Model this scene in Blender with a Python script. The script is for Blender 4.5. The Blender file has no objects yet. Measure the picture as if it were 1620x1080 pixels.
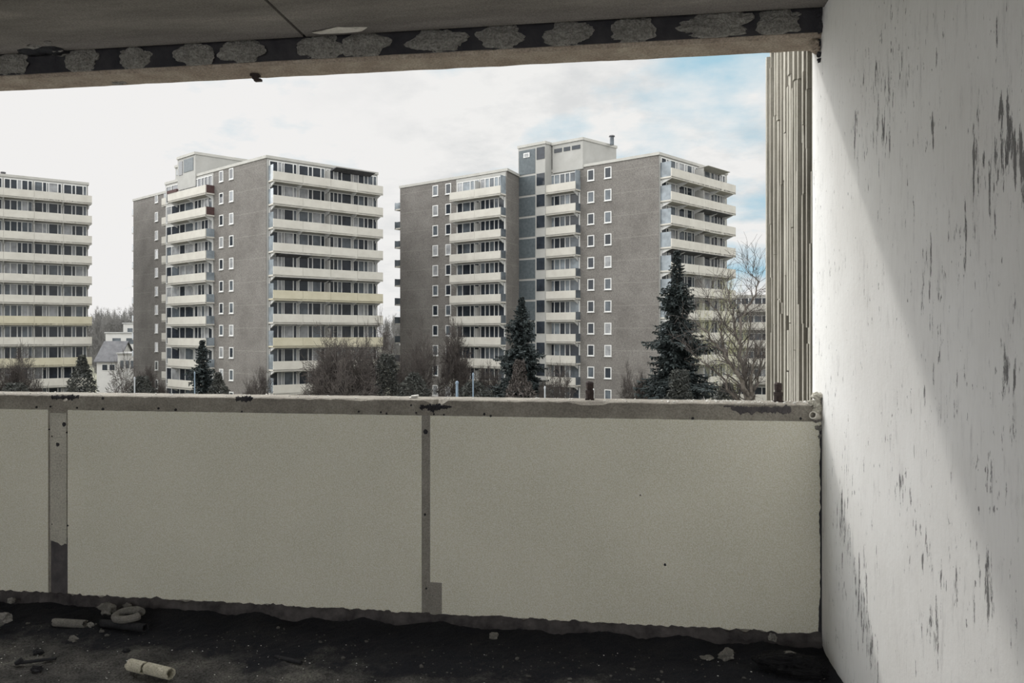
import bpy, bmesh, math, random
from mathutils import Vector, Matrix, noise
PI = math.pi
S = bpy.context.scene
COL = S.collection

# ------------------------------------------------------------------ camera
F = 1200.0; CX = 810.0; HY = 527.0; HC = 1.25          # focal length in pixels, horizon row, eye height
TH = math.atan(170.0 / F); CT, ST = math.cos(TH), math.sin(TH)
cd = bpy.data.cameras.new('camera'); cam = bpy.data.objects.new('camera', cd); COL.objects.link(cam)
cam.location = (0, 0, HC); cam.rotation_euler = (PI / 2, 0, TH)
cd.sensor_width = 36; cd.lens = 36 * F / 1620.0; cd.shift_y = -(540 - HY) / 1620.0
cd.clip_start = 0.05; cd.clip_end = 2000
S.camera = cam
S.view_settings.view_transform = 'Standard'; S.view_settings.look = 'None'
S.view_settings.gamma = 1; S.view_settings.use_curve_mapping = False
S.view_settings.exposure = 0.0


def W(px, Z):
    """ground-plan point seen in column px at depth Z along the view axis"""
    xc = (px - CX) / F * Z
    return Vector((xc * CT - Z * ST, xc * ST + Z * CT))


def zat(py, Z): return HC + (HY - py) * Z / F


def depth(p): return -p[0] * ST + p[1] * CT


# ------------------------------------------------------------------ sky and sun
SUN_TRAVEL = Vector((0.75, -1.0, -1.12)).normalized()
wd = bpy.data.worlds.new('world'); S.world = wd; wd.use_nodes = True
nt = wd.node_tree; nt.nodes.clear()


def nd(t, typ, **kw):
    n = t.nodes.new(typ)
    for k, v in kw.items():
        if k.startswith('i_'):
            key = k[2:]
            key = int(key) if key.isdigit() else key.replace('_', ' ')
            n.inputs[key].default_value = v
        else: setattr(n, k, v)
    return n


def ramp(t, src, stops, interp='LINEAR'):
    r = t.nodes.new('ShaderNodeValToRGB'); cr = r.color_ramp; cr.interpolation = interp
    while len(cr.elements) > 1: cr.elements.remove(cr.elements[-1])
    for i, (p, c) in enumerate(stops):
        e = cr.elements[0] if i == 0 else cr.elements.new(p)
        e.position = p
        if not hasattr(c, '__len__'): c = (c, c, c)
        e.color = (*c, 1)
    t.links.new(src, r.inputs[0]); return r.outputs[0]


def mth(t, op, a, b=None, c=None, clamp=False):
    n = t.nodes.new('ShaderNodeMath'); n.operation = op; n.use_clamp = clamp
    for i, v in enumerate((a, b, c)):
        if v is None: continue
        if isinstance(v, (int, float)): n.inputs[i].default_value = v
        else: t.links.new(v, n.inputs[i])
    return n.outputs[0]


def mixc(t, fac, a, b, mode='MIX'):
    n = t.nodes.new('ShaderNodeMix'); n.data_type = 'RGBA'; n.blend_type = mode
    for i, v in ((0, fac), (6, a), (7, b)):
        if isinstance(v, (int, float)): n.inputs[i].default_value = v
        elif isinstance(v, (tuple, list)): n.inputs[i].default_value = (*v, 1)
        else: t.links.new(v, n.inputs[i])
    return n.outputs[2]


tc = nd(nt, 'ShaderNodeTexCoord')
sep = nd(nt, 'ShaderNodeSeparateXYZ'); nt.links.new(tc.outputs['Generated'], sep.inputs[0])
zz = mth(nt, 'MAXIMUM', sep.outputs[2], 0.0)
den = mth(nt, 'ADD', zz, 0.22)
cmb = nd(nt, 'ShaderNodeCombineXYZ')
nt.links.new(mth(nt, 'DIVIDE', sep.outputs[0], den), cmb.inputs[0])
nt.links.new(mth(nt, 'DIVIDE', sep.outputs[1], den), cmb.inputs[1])
n1 = nd(nt, 'ShaderNodeTexNoise', i_Scale=1.7, i_Detail=7.0, i_Roughness=0.55); nt.links.new(cmb.outputs[0], n1.inputs['Vector'])
n2 = nd(nt, 'ShaderNodeTexNoise', i_Scale=3.1, i_Detail=6.0, i_Roughness=0.6); nt.links.new(cmb.outputs[0], n2.inputs['Vector'])


def skydot(px, py):
    d = Vector((*(W(px, F)), HY - py)).normalized()
    v = nd(nt, 'ShaderNodeVectorMath', operation='DOT_PRODUCT'); v.inputs[1].default_value = d
    nt.links.new(tc.outputs['Generated'], v.inputs[0]); return v.outputs['Value']


right_clear = ramp(nt, skydot(1330, 170), [(0.0, 0), (0.93, 0.0), (0.985, 0.12), (1.0, 0.19)])
mid_clear = ramp(nt, skydot(810, 118), [(0.0, 0), (0.992, 0.0), (0.9995, 0.10)])
open_f = mth(nt, 'ADD', mth(nt, 'ADD', n1.outputs[0], right_clear), mid_clear)
blue_f = ramp(nt, open_f, [(0.0, 0), (0.57, 0.0), (0.74, 1.0)])
cloud = ramp(nt, n2.outputs[0], [(0.0, (0.62, 0.63, 0.64)), (0.36, (0.72, 0.73, 0.73)), (0.52, (0.87, 0.865, 0.85))])
left_glow = ramp(nt, skydot(60, 190), [(0.0, 0), (0.88, 0.0), (0.975, 1.0)])
cloud = mixc(nt, left_glow, cloud, (0.88, 0.87, 0.86))
skyc = mixc(nt, blue_f, cloud, (0.40, 0.62, 0.74))
# an overcast sky is several times brighter overhead than near the skyline
boost = ramp(nt, sep.outputs[2], [(0.0, 0.0), (0.40, 0.0), (0.60, 0.7), (1.0, 1.0)])
# extra glow added to the unseen sky, left and behind, to light the room
sd = nd(nt, 'ShaderNodeVectorMath', operation='DOT_PRODUCT'); sd.inputs[1].default_value = Vector((-1.0, 0.02, 0.42)).normalized()
nt.links.new(tc.outputs['Generated'], sd.inputs[0])
side = ramp(nt, sd.outputs['Value'], [(0.0, 0.0), (0.80, 0.0), (0.94, 1.0)])
rear = ramp(nt, mth(nt, 'MULTIPLY', sep.outputs[1], -1.0), [(0.0, 0.0), (0.15, 0.0), (0.6, 1.0)])
boost = mth(nt, 'ADD', boost, mth(nt, 'MULTIPLY', rear, 0.46))
boost = mth(nt, 'MULTIPLY_ADD', mth(nt, 'ADD', boost, mth(nt, 'MULTIPLY', side, 1.9)), 3.3, 1.0)
bg = nd(nt, 'ShaderNodeBackground'); nt.links.new(skyc, bg.inputs[0]); nt.links.new(boost, bg.inputs[1])
wo = nd(nt, 'ShaderNodeOutputWorld'); nt.links.new(bg.outputs[0], wo.inputs[0])

sl = bpy.data.lights.new('sun', 'SUN'); sl.energy = 1.15; sl.angle = math.radians(2.4); sl.color = (1.0, 0.97, 0.92)
so = bpy.data.objects.new('sun', sl); COL.objects.link(so)
so.rotation_euler = SUN_TRAVEL.to_track_quat('-Z', 'Y').to_euler()


# ------------------------------------------------------------------ materials
def newmat(name, rough=0.9, spec=0.2):
    m = bpy.data.materials.new(name); m.use_nodes = True
    t = m.node_tree; b = t.nodes['Principled BSDF']
    b.inputs['Roughness'].default_value = rough
    b.inputs['Specular IOR Level'].default_value = spec
    return m, t, b


def coords(t, scale=(1, 1, 1), rot=(0, 0, 0)):
    c = nd(t, 'ShaderNodeTexCoord'); mp = nd(t, 'ShaderNodeMapping')
    mp.inputs['Scale'].default_value = scale; mp.inputs['Rotation'].default_value = rot
    t.links.new(c.outputs['Object'], mp.inputs[0]); return mp.outputs[0]


def nz(t, vec, scale, detail=4.0, rough=0.6):
    n = nd(t, 'ShaderNodeTexNoise', i_Scale=scale, i_Detail=detail, i_Roughness=rough)
    t.links.new(vec, n.inputs['Vector']); return n.outputs[0]


def bump(t, b, h, strength=0.3, dist=0.01):
    bn = nd(t, 'ShaderNodeBump', i_Strength=strength, i_Distance=dist)
    t.links.new(h, bn.inputs['Height']); t.links.new(bn.outputs[0], b.inputs['Normal'])


def simple(name, lo, hi, scale=8, rough=0.9, fine=0.0, fscale=200, bmp=0.0, bdist=0.01, metal=0.0, spec=0.2):
    m, t, b = newmat(name, rough, spec)
    v = coords(t)
    c = ramp(t, nz(t, v, scale), [(0.3, lo), (0.7, hi)])
    if fine:
        f = nz(t, v, fscale, 2)
        c = mixc(t, fine, c, ramp(t, f, [(0.35, 0.35), (0.65, 1.65 / 2)]), 'OVERLAY')
    t.links.new(c, b.inputs['Base Color'])
    b.inputs['Metallic'].default_value = metal
    if bmp: bump(t, b, nz(t, v, fscale if fine else scale * 3, 5), bmp, bdist)
    return m


M = {}
M['concrete'] = simple('weathered_concrete', (0.20, 0.183, 0.158), (0.32, 0.297, 0.255), 9, fine=0.4, fscale=160, bmp=0.5)
M['paint'] = simple('cream_wall_paint', (0.66, 0.635, 0.515), (0.73, 0.70, 0.575), 2.2, fine=0.6, fscale=210, bmp=0.6, bdist=0.004)
M['joint_pale'] = simple('pale_joint_filler', (0.42, 0.40, 0.345), (0.50, 0.48, 0.415), 14, fine=0.4, fscale=140, bmp=0.5)
M['joint_grey'] = simple('grey_joint_mortar', (0.24, 0.225, 0.20), (0.30, 0.28, 0.25), 12, fine=0.4, fscale=170, bmp=0.5)
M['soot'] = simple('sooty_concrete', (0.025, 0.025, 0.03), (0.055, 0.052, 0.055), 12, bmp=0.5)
M['dark_patch'] = simple('torn_dark_mortar', (0.07, 0.065, 0.07), (0.12, 0.11, 0.11), 20, bmp=0.6)
M['dab'] = simple('adhesive_mortar', (0.21, 0.20, 0.182), (0.33, 0.318, 0.29), 30, fine=0.6, fscale=110, bmp=1.0, bdist=0.02)
M['lintel'] = simple('brown_stained_concrete', (0.22, 0.172, 0.138), (0.36, 0.31, 0.25), 7, fine=0.5, fscale=120, bmp=0.6)
M['plaster'] = simple('pale_plaster', (0.5, 0.47, 0.41), (0.62, 0.59, 0.53), 25, bmp=0.6)
M['chip'] = simple('white_chips', (0.6, 0.58, 0.54), (0.75, 0.73, 0.70), 30)
M['rubble'] = simple('grey_rubble', (0.15, 0.145, 0.135), (0.30, 0.285, 0.26), 40, fine=0.5, fscale=150, bmp=0.8)
M['grit'] = simple('dark_grit', (0.05, 0.049, 0.047), (0.13, 0.125, 0.115), 40)
M['foot'] = simple('grimy_parapet_foot', (0.035, 0.032, 0.034), (0.11, 0.10, 0.098), 14, bmp=0.8)
M['pipe_pale'] = simple('pale_clay_pipe', (0.36, 0.335, 0.26), (0.50, 0.47, 0.38), 30, fine=0.5, fscale=200, bmp=0.4)
M['pipe_grey'] = simple('dusty_pipe', (0.12, 0.115, 0.105), (0.20, 0.19, 0.17), 30, fine=0.4, bmp=0.4)
M['char'] = simple('charred_black', (0.012, 0.012, 0.014), (0.03, 0.03, 0.033), 30, rough=0.7, bmp=0.5)
M['rust'] = simple('dark_rusty_steel', (0.025, 0.02, 0.02), (0.07, 0.05, 0.045), 60, rough=0.7, bmp=0.5)
M['bagplastic'] = simple('black_crumpled_plastic', (0.006, 0.006, 0.007), (0.012, 0.012, 0.013), 20, rough=0.7, spec=0.1, bmp=0.4)


def floor_mat():
    m, t, b = newmat('sooty_grit_floor', 0.95, 0.1)
    v = coords(t)
    a = nz(t, v, 5.5, 5); f = nz(t, v, 130, 3, 0.7)
    c = ramp(t, a, [(0.38, (0.010, 0.010, 0.013)), (0.52, (0.038, 0.037, 0.036)), (0.66, (0.14, 0.134, 0.118))])
    c = ramp(t, a, [(0.34, (0.05, 0.049, 0.047)), (0.50, (0.105, 0.10, 0.092)), (0.68, (0.19, 0.182, 0.16))])
    c = mixc(t, 0.85, c, ramp(t, f, [(0.34, 0.2), (0.66, 0.85)]), 'OVERLAY')
    # soot against the parapet plus its shade painted in; ragged edge, patches further out
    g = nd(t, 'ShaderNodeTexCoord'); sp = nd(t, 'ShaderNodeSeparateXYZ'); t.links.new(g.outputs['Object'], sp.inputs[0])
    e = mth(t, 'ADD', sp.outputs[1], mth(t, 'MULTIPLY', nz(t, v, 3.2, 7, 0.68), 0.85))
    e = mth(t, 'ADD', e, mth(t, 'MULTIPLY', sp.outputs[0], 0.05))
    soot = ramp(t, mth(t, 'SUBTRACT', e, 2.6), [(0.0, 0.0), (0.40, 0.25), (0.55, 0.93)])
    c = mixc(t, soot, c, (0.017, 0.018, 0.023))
    t.links.new(c, b.inputs['Base Color']); bump(t, b, f, 1.0, 0.012)
    return m


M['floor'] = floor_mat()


def ceiling_mat():
    m, t, b = newmat('grey_ceiling_concrete', 0.95, 0.1)
    v = coords(t, (1.0, 5.0, 1.0), (0, 0, math.radians(20)))
    a = nz(t, v, 1.2, 6); f = nz(t, coords(t), 150, 2)
    c = ramp(t, a, [(0.3, (0.125, 0.115, 0.105)), (0.55, (0.19, 0.175, 0.16)), (0.75, (0.27, 0.25, 0.225))])
    c = mixc(t, 0.4, c, ramp(t, f, [(0.35, 0.3), (0.65, 0.75)]), 'OVERLAY')
    t.links.new(c, b.inputs['Base Color']); bump(t, b, f, 0.4, 0.005)
    return m


M['ceiling'] = ceiling_mat()


def wall_mat():
    """white scraped wall; gouges run down the wall, sometimes in clusters"""
    m, t, b = newmat('scraped_white_wall', 0.9, 0.15)
    v0 = coords(t)
    base = ramp(t, nz(t, v0, 2.4, 5), [(0.3, (0.72, 0.71, 0.69)), (0.7, (0.80, 0.795, 0.78))])
    fine = ramp(t, nz(t, coords(t, (1, 60, 9)), 1.6, 4, 0.7), [(0.3, 0.42), (0.6, 0.54)])
    base = mixc(t, 0.5, base, fine, 'OVERLAY')
    st = nz(t, coords(t, (1, 52, 8.5), (math.radians(11), 0, 0)), 1.0, 6, 0.72)
    cl = nz(t, v0, 2.3, 3, 0.5)
    # the densest scraping sits at shoulder height, nearer the room
    near = None
    for (px, py, ry, rz, amp) in ((1600, 250, .16, .16, .21), (1545, 250, .06, .17, .17), (1528, 340, .06, .10, .18), (1476, 215, .06, .09, .17),
                                  (1395, 215, .10, .12, .14), (1355, 180, .06, .14, .14), (1382, 120, .10, .10, .12), (1375, 305, .05, .08, .14),
                                  (1610, 600, .10, .16, .15), (1470, 400, .05, .08, .13), (1500, 350, .05, .07, .13), (1580, 360, .10, .07, .13),
                                  (1335, 820, .12, .25, .14), (1365, 950, .12, .25, .16), (1380, 1040, .10, .15, .16), (1560, 950, .14, .16, .13),
                                  (1470, 990, .10, .10, .13), (1575, 780, .05, .14, .13), (1500, 920, .12, .06, .13), (1440, 840, .22, .12, .09), (1365, 560, .05, .08, .10)):
        r = W(px, 1.0); tt = 0.792 / r.x
        sb = nd(t, 'ShaderNodeVectorMath', operation='SUBTRACT'); sb.inputs[1].default_value = (0.792, r.y * tt, HC + (HY - py) / F * tt)
        t.links.new(v0, sb.inputs[0])
        dv = nd(t, 'ShaderNodeVectorMath', operation='DIVIDE'); dv.inputs[1].default_value = (1, ry, rz); t.links.new(sb.outputs[0], dv.inputs[0])
        ln = nd(t, 'ShaderNodeVectorMath', operation='LENGTH'); t.links.new(dv.outputs[0], ln.inputs[0])
        k = mth(t, 'MULTIPLY', mth(t, 'SUBTRACT', 1.25, ln.outputs['Value'], clamp=True), amp * .78)
        near = k if near is None else mth(t, 'MAXIMUM', near, k)
    f = mth(t, 'ADD', mth(t, 'ADD', st, mth(t, 'MULTIPLY', cl, 0.22)), near)
    big = ramp(t, f, [(0.755, 0.0), (0.785, 0.92)])
    sp = nz(t, coords(t, (1, 60, 22), (math.radians(6), 0, 0)), 1.0, 3, 0.6)
    speck = ramp(t, mth(t, 'ADD', sp, mth(t, 'MULTIPLY', cl, 0.12)), [(0.742, 0.0), (0.785, 0.85)])
    sc = nz(t, coords(t, (1, 26, 5), (math.radians(3), 0, 0)), 1.6, 6, 0.75)
    soft = ramp(t, mth(t, 'ADD', sc, mth(t, 'MULTIPLY', cl, 0.15)), [(0.63, 0.0), (0.84, 0.34)])
    mk = mth(t, 'MAXIMUM', mth(t, 'MAXIMUM', big, speck), soft)
    dark = ramp(t, nz(t, v0, 18, 3), [(0.3, (0.10, 0.097, 0.10)), (0.7, (0.20, 0.195, 0.19))])
    t.links.new(mixc(t, mk, base, dark), b.inputs['Base Color'])
    h = mth(t, 'SUBTRACT', mth(t, 'MULTIPLY', nz(t, v0, 60, 4), 0.35), mk)
    bump(t, b, h, 0.45, 0.006)
    return m


M['wall'] = wall_mat()


def rib_mat():
    m, t, b = newmat('split_rib_concrete', 0.95, 0.1)
    v = coords(t)
    a = nz(t, coords(t, (1, 8, 1.2)), 3, 5)
    c = ramp(t, a, [(0.3, (0.21, 0.198, 0.168)), (0.6, (0.33, 0.315, 0.275)), (0.8, (0.42, 0.405, 0.36))])
    t.links.new(c, b.inputs['Base Color']); bump(t, b, nz(t, v, 90, 4), 0.6, 0.006)
    return m


M['rib'] = rib_mat()


def pebble_mat(name, lo, hi):
    """brown pebbledash with thin storey joints"""
    m, t, b = newmat(name, 0.95, 0.1)
    v = coords(t)
    big = ramp(t, nz(t, v, 0.35, 3), [(0.3, lo), (0.7, hi)])
    c = mixc(t, 0.55, big, ramp(t, nz(t, v, 8.0, 3, 0.8), [(0.32, 0.2), (0.5, 0.5), (0.68, 0.8)]), 'OVERLAY')
    c2 = nd(t, 'ShaderNodeTexCoord'); sp = nd(t, 'ShaderNodeSeparateXYZ'); t.links.new(c2.outputs['Object'], sp.inputs[0])
    fr = mth(t, 'FRACT', mth(t, 'DIVIDE', sp.outputs[2], 2.75))
    line = mth(t, 'LESS_THAN', mth(t, 'ABSOLUTE', mth(t, 'SUBTRACT', fr, 0.5)), 0.016)
    c = mixc(t, mth(t, 'MULTIPLY', line, 0.22), c, (0.24, 0.23, 0.21))
    t.links.new(c, b.inputs['Base Color']); return m


M['pebble'] = pebble_mat('brown_pebbledash', (0.105, 0.098, 0.091), (0.14, 0.132, 0.123))
M['pale_panel'] = simple('pale_facade_panel', (0.24, 0.238, 0.225), (0.285, 0.282, 0.268), 0.6)
M['balcony'] = simple('cream_balcony_concrete', (0.335, 0.322, 0.29), (0.39, 0.376, 0.342), 0.8)
M['balcony_yellow'] = simple('yellowed_balcony_concrete', (0.31, 0.288, 0.215), (0.36, 0.336, 0.26), 0.8)
M['fascia'] = simple('roof_fascia', (0.27, 0.265, 0.245), (0.32, 0.315, 0.295), 0.8)
M['frame'] = simple('white_window_frame', (0.44, 0.44, 0.43), (0.50, 0.50, 0.49), 2, rough=0.6)
M['tower_glass'] = simple('blue_grey_glass_bricks', (0.055, 0.066, 0.072), (0.085, 0.098, 0.105), 3, rough=0.5, spec=0.15)
M['roof_dark'] = simple('dark_roof_tiles', (0.07, 0.07, 0.075), (0.11, 0.11, 0.115), 1)
M['house'] = simple('white_house_render', (0.36, 0.355, 0.345), (0.41, 0.405, 0.395), 0.5)
M['roofing'] = simple('grey_flat_roof', (0.25, 0.25, 0.25), (0.33, 0.33, 0.32), 0.5)
M['bark'] = simple('dark_bark', (0.05, 0.043, 0.037), (0.10, 0.088, 0.075), 5)
M['twig'] = simple('brown_twigs', (0.034, 0.029, 0.027), (0.058, 0.050, 0.045), 1.5)
M['twig_green'] = simple('budding_twigs', (0.20, 0.20, 0.11), (0.27, 0.265, 0.15), 1.5)
M['twig_far'] = simple('haze_paled_wood', (0.125, 0.122, 0.118), (0.17, 0.166, 0.16), 1.0)  # distance haze is put into this paler wood colour
M['needle'] = simple('dark_conifer_needles', (0.016, 0.021, 0.022), (0.034, 0.042, 0.041), 1.2)
M['hedge'] = simple('dark_evergreen_leaves', (0.022, 0.024, 0.023), (0.045, 0.046, 0.04), 1.2)
M['post'] = simple('blue_grey_post', (0.09, 0.12, 0.155), (0.12, 0.155, 0.19), 2, rough=0.5)
M['post_pale'] = simple('galvanised_post', (0.20, 0.21, 0.22), (0.25, 0.26, 0.27), 2, rough=0.5)
M['ground'] = simple('winter_grass_ground', (0.085, 0.087, 0.06), (0.15, 0.145, 0.11), 0.08)
M['awning'] = simple('dark_awning_cloth', (0.06, 0.06, 0.065), (0.10, 0.10, 0.105), 2)
M['flower'] = simple('dark_red_flower_box', (0.045, 0.028, 0.028), (0.07, 0.04, 0.038), 4)


def glass(name, col, rough=0.1, spec=0.2):
    m, t, b = newmat(name, rough, spec)
    v = coords(t)
    c = ramp(t, nz(t, v, 0.9, 2), [(0.35, tuple(x * 0.75 for x in col)), (0.65, tuple(x * 1.25 for x in col))])
    t.links.new(c, b.inputs['Base Color']); return m


M['pane_dark'] = glass('dark_window_glass', (0.02, 0.024, 0.03))
M['pane_mid'] = glass('grey_window_glass', (0.07, 0.08, 0.09))
M['pane_curtain'] = glass('curtained_window_glass', (0.20, 0.205, 0.21), 0.15)
M['screen'] = glass('bluish_screen_glass', (0.15, 0.17, 0.185), 0.15)


# ------------------------------------------------------------------ helpers
def obj(name, bm, mat, parent=None, smooth=False):
    bmesh.ops.recalc_face_normals(bm, faces=bm.faces[:])
    me = bpy.data.meshes.new(name)
    bm.to_mesh(me); bm.free()
    me.materials.append(M[mat] if isinstance(mat, str) else mat)
    if smooth:
        for p in me.polygons: p.use_smooth = True
    o = bpy.data.objects.new(name, me); COL.objects.link(o)
    if parent is not None:
        o.parent = parent
    return o


def tag(o, label, cat, group=None, kind=None):
    o['label'] = label; o['category'] = cat
    if group: o['group'] = group
    if kind: o['kind'] = kind
    return o


def struct(o, label=None):
    o['kind'] = 'structure'
    if label: o['label'] = label
    return o


def thing(name, label, cat, loc=(0, 0, 0), group=None):
    o = bpy.data.objects.new(name, None); COL.objects.link(o); o.location = loc
    o.empty_display_size = 0.2
    return tag(o, label, cat, group)


def rebase(o, base):
    """move a world-space mesh so that its origin is at base"""
    b = Vector(base)
    for v in o.data.vertices: v.co -= b
    o.location = b
    return o


def hexa(bm, pts):
    v = [bm.verts.new(p) for p in pts]
    for f in ((0, 1, 2, 3), (7, 6, 5, 4), (0, 4, 5, 1), (1, 5, 6, 2), (2, 6, 7, 3), (3, 7, 4, 0)):
        bm.faces.new([v[i] for i in f])


def box(bm, x0, x1, y0, y1, z0, z1):
    hexa(bm, [(x0, y0, z0), (x1, y0, z0), (x1, y1, z0), (x0, y1, z0), (x0, y0, z1), (x1, y0, z1), (x1, y1, z1), (x0, y1, z1)])


class Fr:
    """a facade frame: s runs along the wall, o outward from it"""
    def __init__(s, P, Q, off=0.0):
        s.P = Vector(P[:2]); s.d = (Vector(Q[:2]) - s.P); s.L = s.d.length; s.d.normalize()
        n = Vector((s.d.y, -s.d.x))
        if n.dot(-s.P) < 0: n = -n
        s.n = n; s.P = s.P + n * off

    def pt(s, a, o): return s.P + s.d * a + s.n * o

    def s_at(s, px, o=0.0):
        r = W(px, 1.0); p = s.P + s.n * o
        # p + d*a = r*t
        det = s.d.x * (-r.y) - (-r.x) * s.d.y
        return ((-p.x) * (-r.y) - (-r.x) * (-p.y)) / det

    def box(s, bm, a0, a1, o0, o1, z0, z1):
        c = [s.pt(a0, o0), s.pt(a1, o0), s.pt(a1, o1), s.pt(a0, o1)]
        hexa(bm, [(p.x, p.y, z0) for p in c] + [(p.x, p.y, z1) for p in c])

    def wedge(s, bm, a0, a1, o0, o1, z0, z1):
        """triangular bracket: full height at the wall, thin at the front"""
        c = [s.pt(a0, o0), s.pt(a1, o0), s.pt(a1, o1), s.pt(a0, o1)]
        zz = [z0, z0, z1 - 0.05, z1 - 0.05]
        hexa(bm, [(p.x, p.y, z) for p, z in zip(c, zz)] + [(p.x, p.y, z1) for p in c])


def prism(bm, pts, z0, z1):
    lo = [bm.verts.new((p[0], p[1], z0)) for p in pts]; hi = [bm.verts.new((p[0], p[1], z1)) for p in pts]
    bm.faces.new(lo); bm.faces.new(hi)
    for i in range(len(pts)):
        j = (i + 1) % len(pts); bm.faces.new([lo[i], lo[j], hi[j], hi[i]])


def tube(bm, pts, rads, n=8, caps=True):
    rings = []
    for i, p in enumerate(pts):
        p = Vector(p)
        a = Vector(pts[max(i - 1, 0)]); b = Vector(pts[min(i + 1, len(pts) - 1)])
        t = (b - a).normalized()
        up = Vector((0, 0, 1)) if abs(t.z) < 0.9 else Vector((1, 0, 0))
        x = t.cross(up).normalized(); y = t.cross(x)
        rings.append([bm.verts.new(p + (x * math.cos(k * 2 * PI / n) + y * math.sin(k * 2 * PI / n)) * rads[i]) for k in range(n)])
    for r0, r1 in zip(rings, rings[1:]):
        for k in range(n): bm.faces.new([r0[k], r0[(k + 1) % n], r1[(k + 1) % n], r1[k]])
    if caps:
        bm.faces.new(rings[0]); bm.faces.new(rings[-1])


def hollow(bm, p, q, r, w, n=16, break0=0.0, break1=0.0, seed=0):
    """open-ended pipe with broken rims"""
    rnd = random.Random(seed)
    p = Vector(p); q = Vector(q); t = (q - p).normalized()
    x = t.cross(Vector((0, 0, 1))).normalized(); y = t.cross(x)
    o0 = [rnd.uniform(0, break0) for _ in range(n)]; o1 = [rnd.uniform(0, break1) for _ in range(n)]
    R = []
    for (c, rr, off, sg) in ((p, r, o0, 1), (q, r, o1, -1), (q, r - w, o1, -1), (p, r - w, o0, 1)):
        R.append([bm.verts.new(c + t * off[k] * sg + (x * math.cos(2 * PI * k / n) + y * math.sin(2 * PI * k / n)) * rr) for k in range(n)])
    for a in range(4):
        A, B = R[a], R[(a + 1) % 4]
        for k in range(n): bm.faces.new([A[k], A[(k + 1) % n], B[(k + 1) % n], B[k]])


def lump(bm, c, r, seed=0, sub=2, amp=0.35, freq=1.6):
    g = bmesh.ops.create_icosphere(bm, subdivisions=sub, radius=1.0)
    off = Vector((seed * 3.17, seed * 1.31, seed * 0.77))
    for v in g['verts']:
        k = 1 + amp * noise.noise(v.co * freq + off) + amp * 0.4 * noise.noise(v.co * freq * 3 + off)
        v.co = Vector((v.co.x * r[0] * k, v.co.y * r[1] * k, v.co.z * r[2] * k)) + Vector(c)


def onY(px, py, Y):
    """point seen at (px,py) on the upright plane y = Y"""
    r = W(px, 1.0); t = Y / r.y
    return Vector((r.x * t, Y, HC + (HY - py) / F * t))


def onZ(px, py, z):
    t = (HC - z) * F / (py - HY); r = W(px, t)
    return Vector((r.x, r.y, z))


# ------------------------------------------------------------------ the room
XW = 0.792; YP = 3.142; YO = 3.292; ZP = 0.968; XL = -4.6; YB = -1.7
ZC = 2.525; ZL = 2.425

# floor: rough grit heaped slightly against the parapet
bm = bmesh.new()
nx, ny = 300, 60
x0f, x1f, y0f, y1f = -4.6, XW, 2.0, YP
grid = []
for j in range(ny + 1):
    row = []
    for i in range(nx + 1):
        x = x0f + (x1f - x0f) * i / nx; y = y0f + (y1f - y0f) * j / ny
        h = 0.012 * noise.noise(Vector((x * 5, y * 5, 0))) + 0.008 * noise.noise(Vector((x * 17, y * 17, 3))) + 0.004 * noise.noise(Vector((x * 50, y * 50, 7)))
        k = max(0, 1 - (YP - y) / 0.16)
        h += 0.035 * k * (0.6 + 0.8 * noise.noise(Vector((x * 6, 4, 1))))
        if j == 0: h = 0
        row.append(bm.verts.new((x, y, h)))
    grid.append(row)
for j in range(ny):
    for i in range(nx): bm.faces.new([grid[j][i], grid[j][i + 1], grid[j + 1][i + 1], grid[j + 1][i]])
box(bm, XL, XW, YB, 2.0, -0.2, 0.0)
box(bm, XL, XW, 2.0, YO, -0.3, -0.06)
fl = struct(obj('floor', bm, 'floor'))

# ceiling: two slabs with an open joint, stopping short of the lintel
JX = onZ(482, 58, ZC).x
bm = bmesh.new()
box(bm, XL, JX - 0.007, YB, YP - 0.035, ZC, ZC + 0.22)
box(bm, JX + 0.007, XW, YB, YP - 0.035, ZC, ZC + 0.22)
box(bm, XL - 0.1, XW + 0.1, YB, YO, ZC + 0.221, ZC + 0.3)
ce = struct(obj('ceiling', bm, 'ceiling'))
bm = bmesh.new()
a, b_ = onZ(505, 44, ZC), onZ(572, 50, ZC)
lump(bm, ((a.x + b_.x) / 2, (a.y + b_.y) / 2, ZC), (0.105, 0.028, 0.008), 3, 3, 0.5)
obj('plaster_patch', bm, 'plaster', ce)
# torn hole in the ceiling edge at the far left, with bent flakes round it
bm = bmesh.new()
for i, (px, py) in enumerate(((50, 82), (78, 78), (98, 84), (64, 90), (88, 92))):
    p = onZ(px, py, ZC); lump(bm, (p.x, p.y, ZC), (0.075, 0.035, 0.012), 40 + i, 2, 0.6)
obj('ceiling_hole', bm, 'char', ce)
bm = bmesh.new()
for i, (px, py, w) in enumerate(((28, 93, 0.05), (52, 72, 0.03), (75, 66, 0.02), (106, 86, 0.06), (120, 92, 0.035), (15, 90, 0.03), (90, 77, 0.025))):
    p = onZ(px, py, ZC); lump(bm, (p.x, p.y, ZC - 0.004), (w, w * 0.4, 0.010), 60 + i, 2, 0.7)
obj('torn_plaster', bm, 'rubble', ce)

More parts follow.
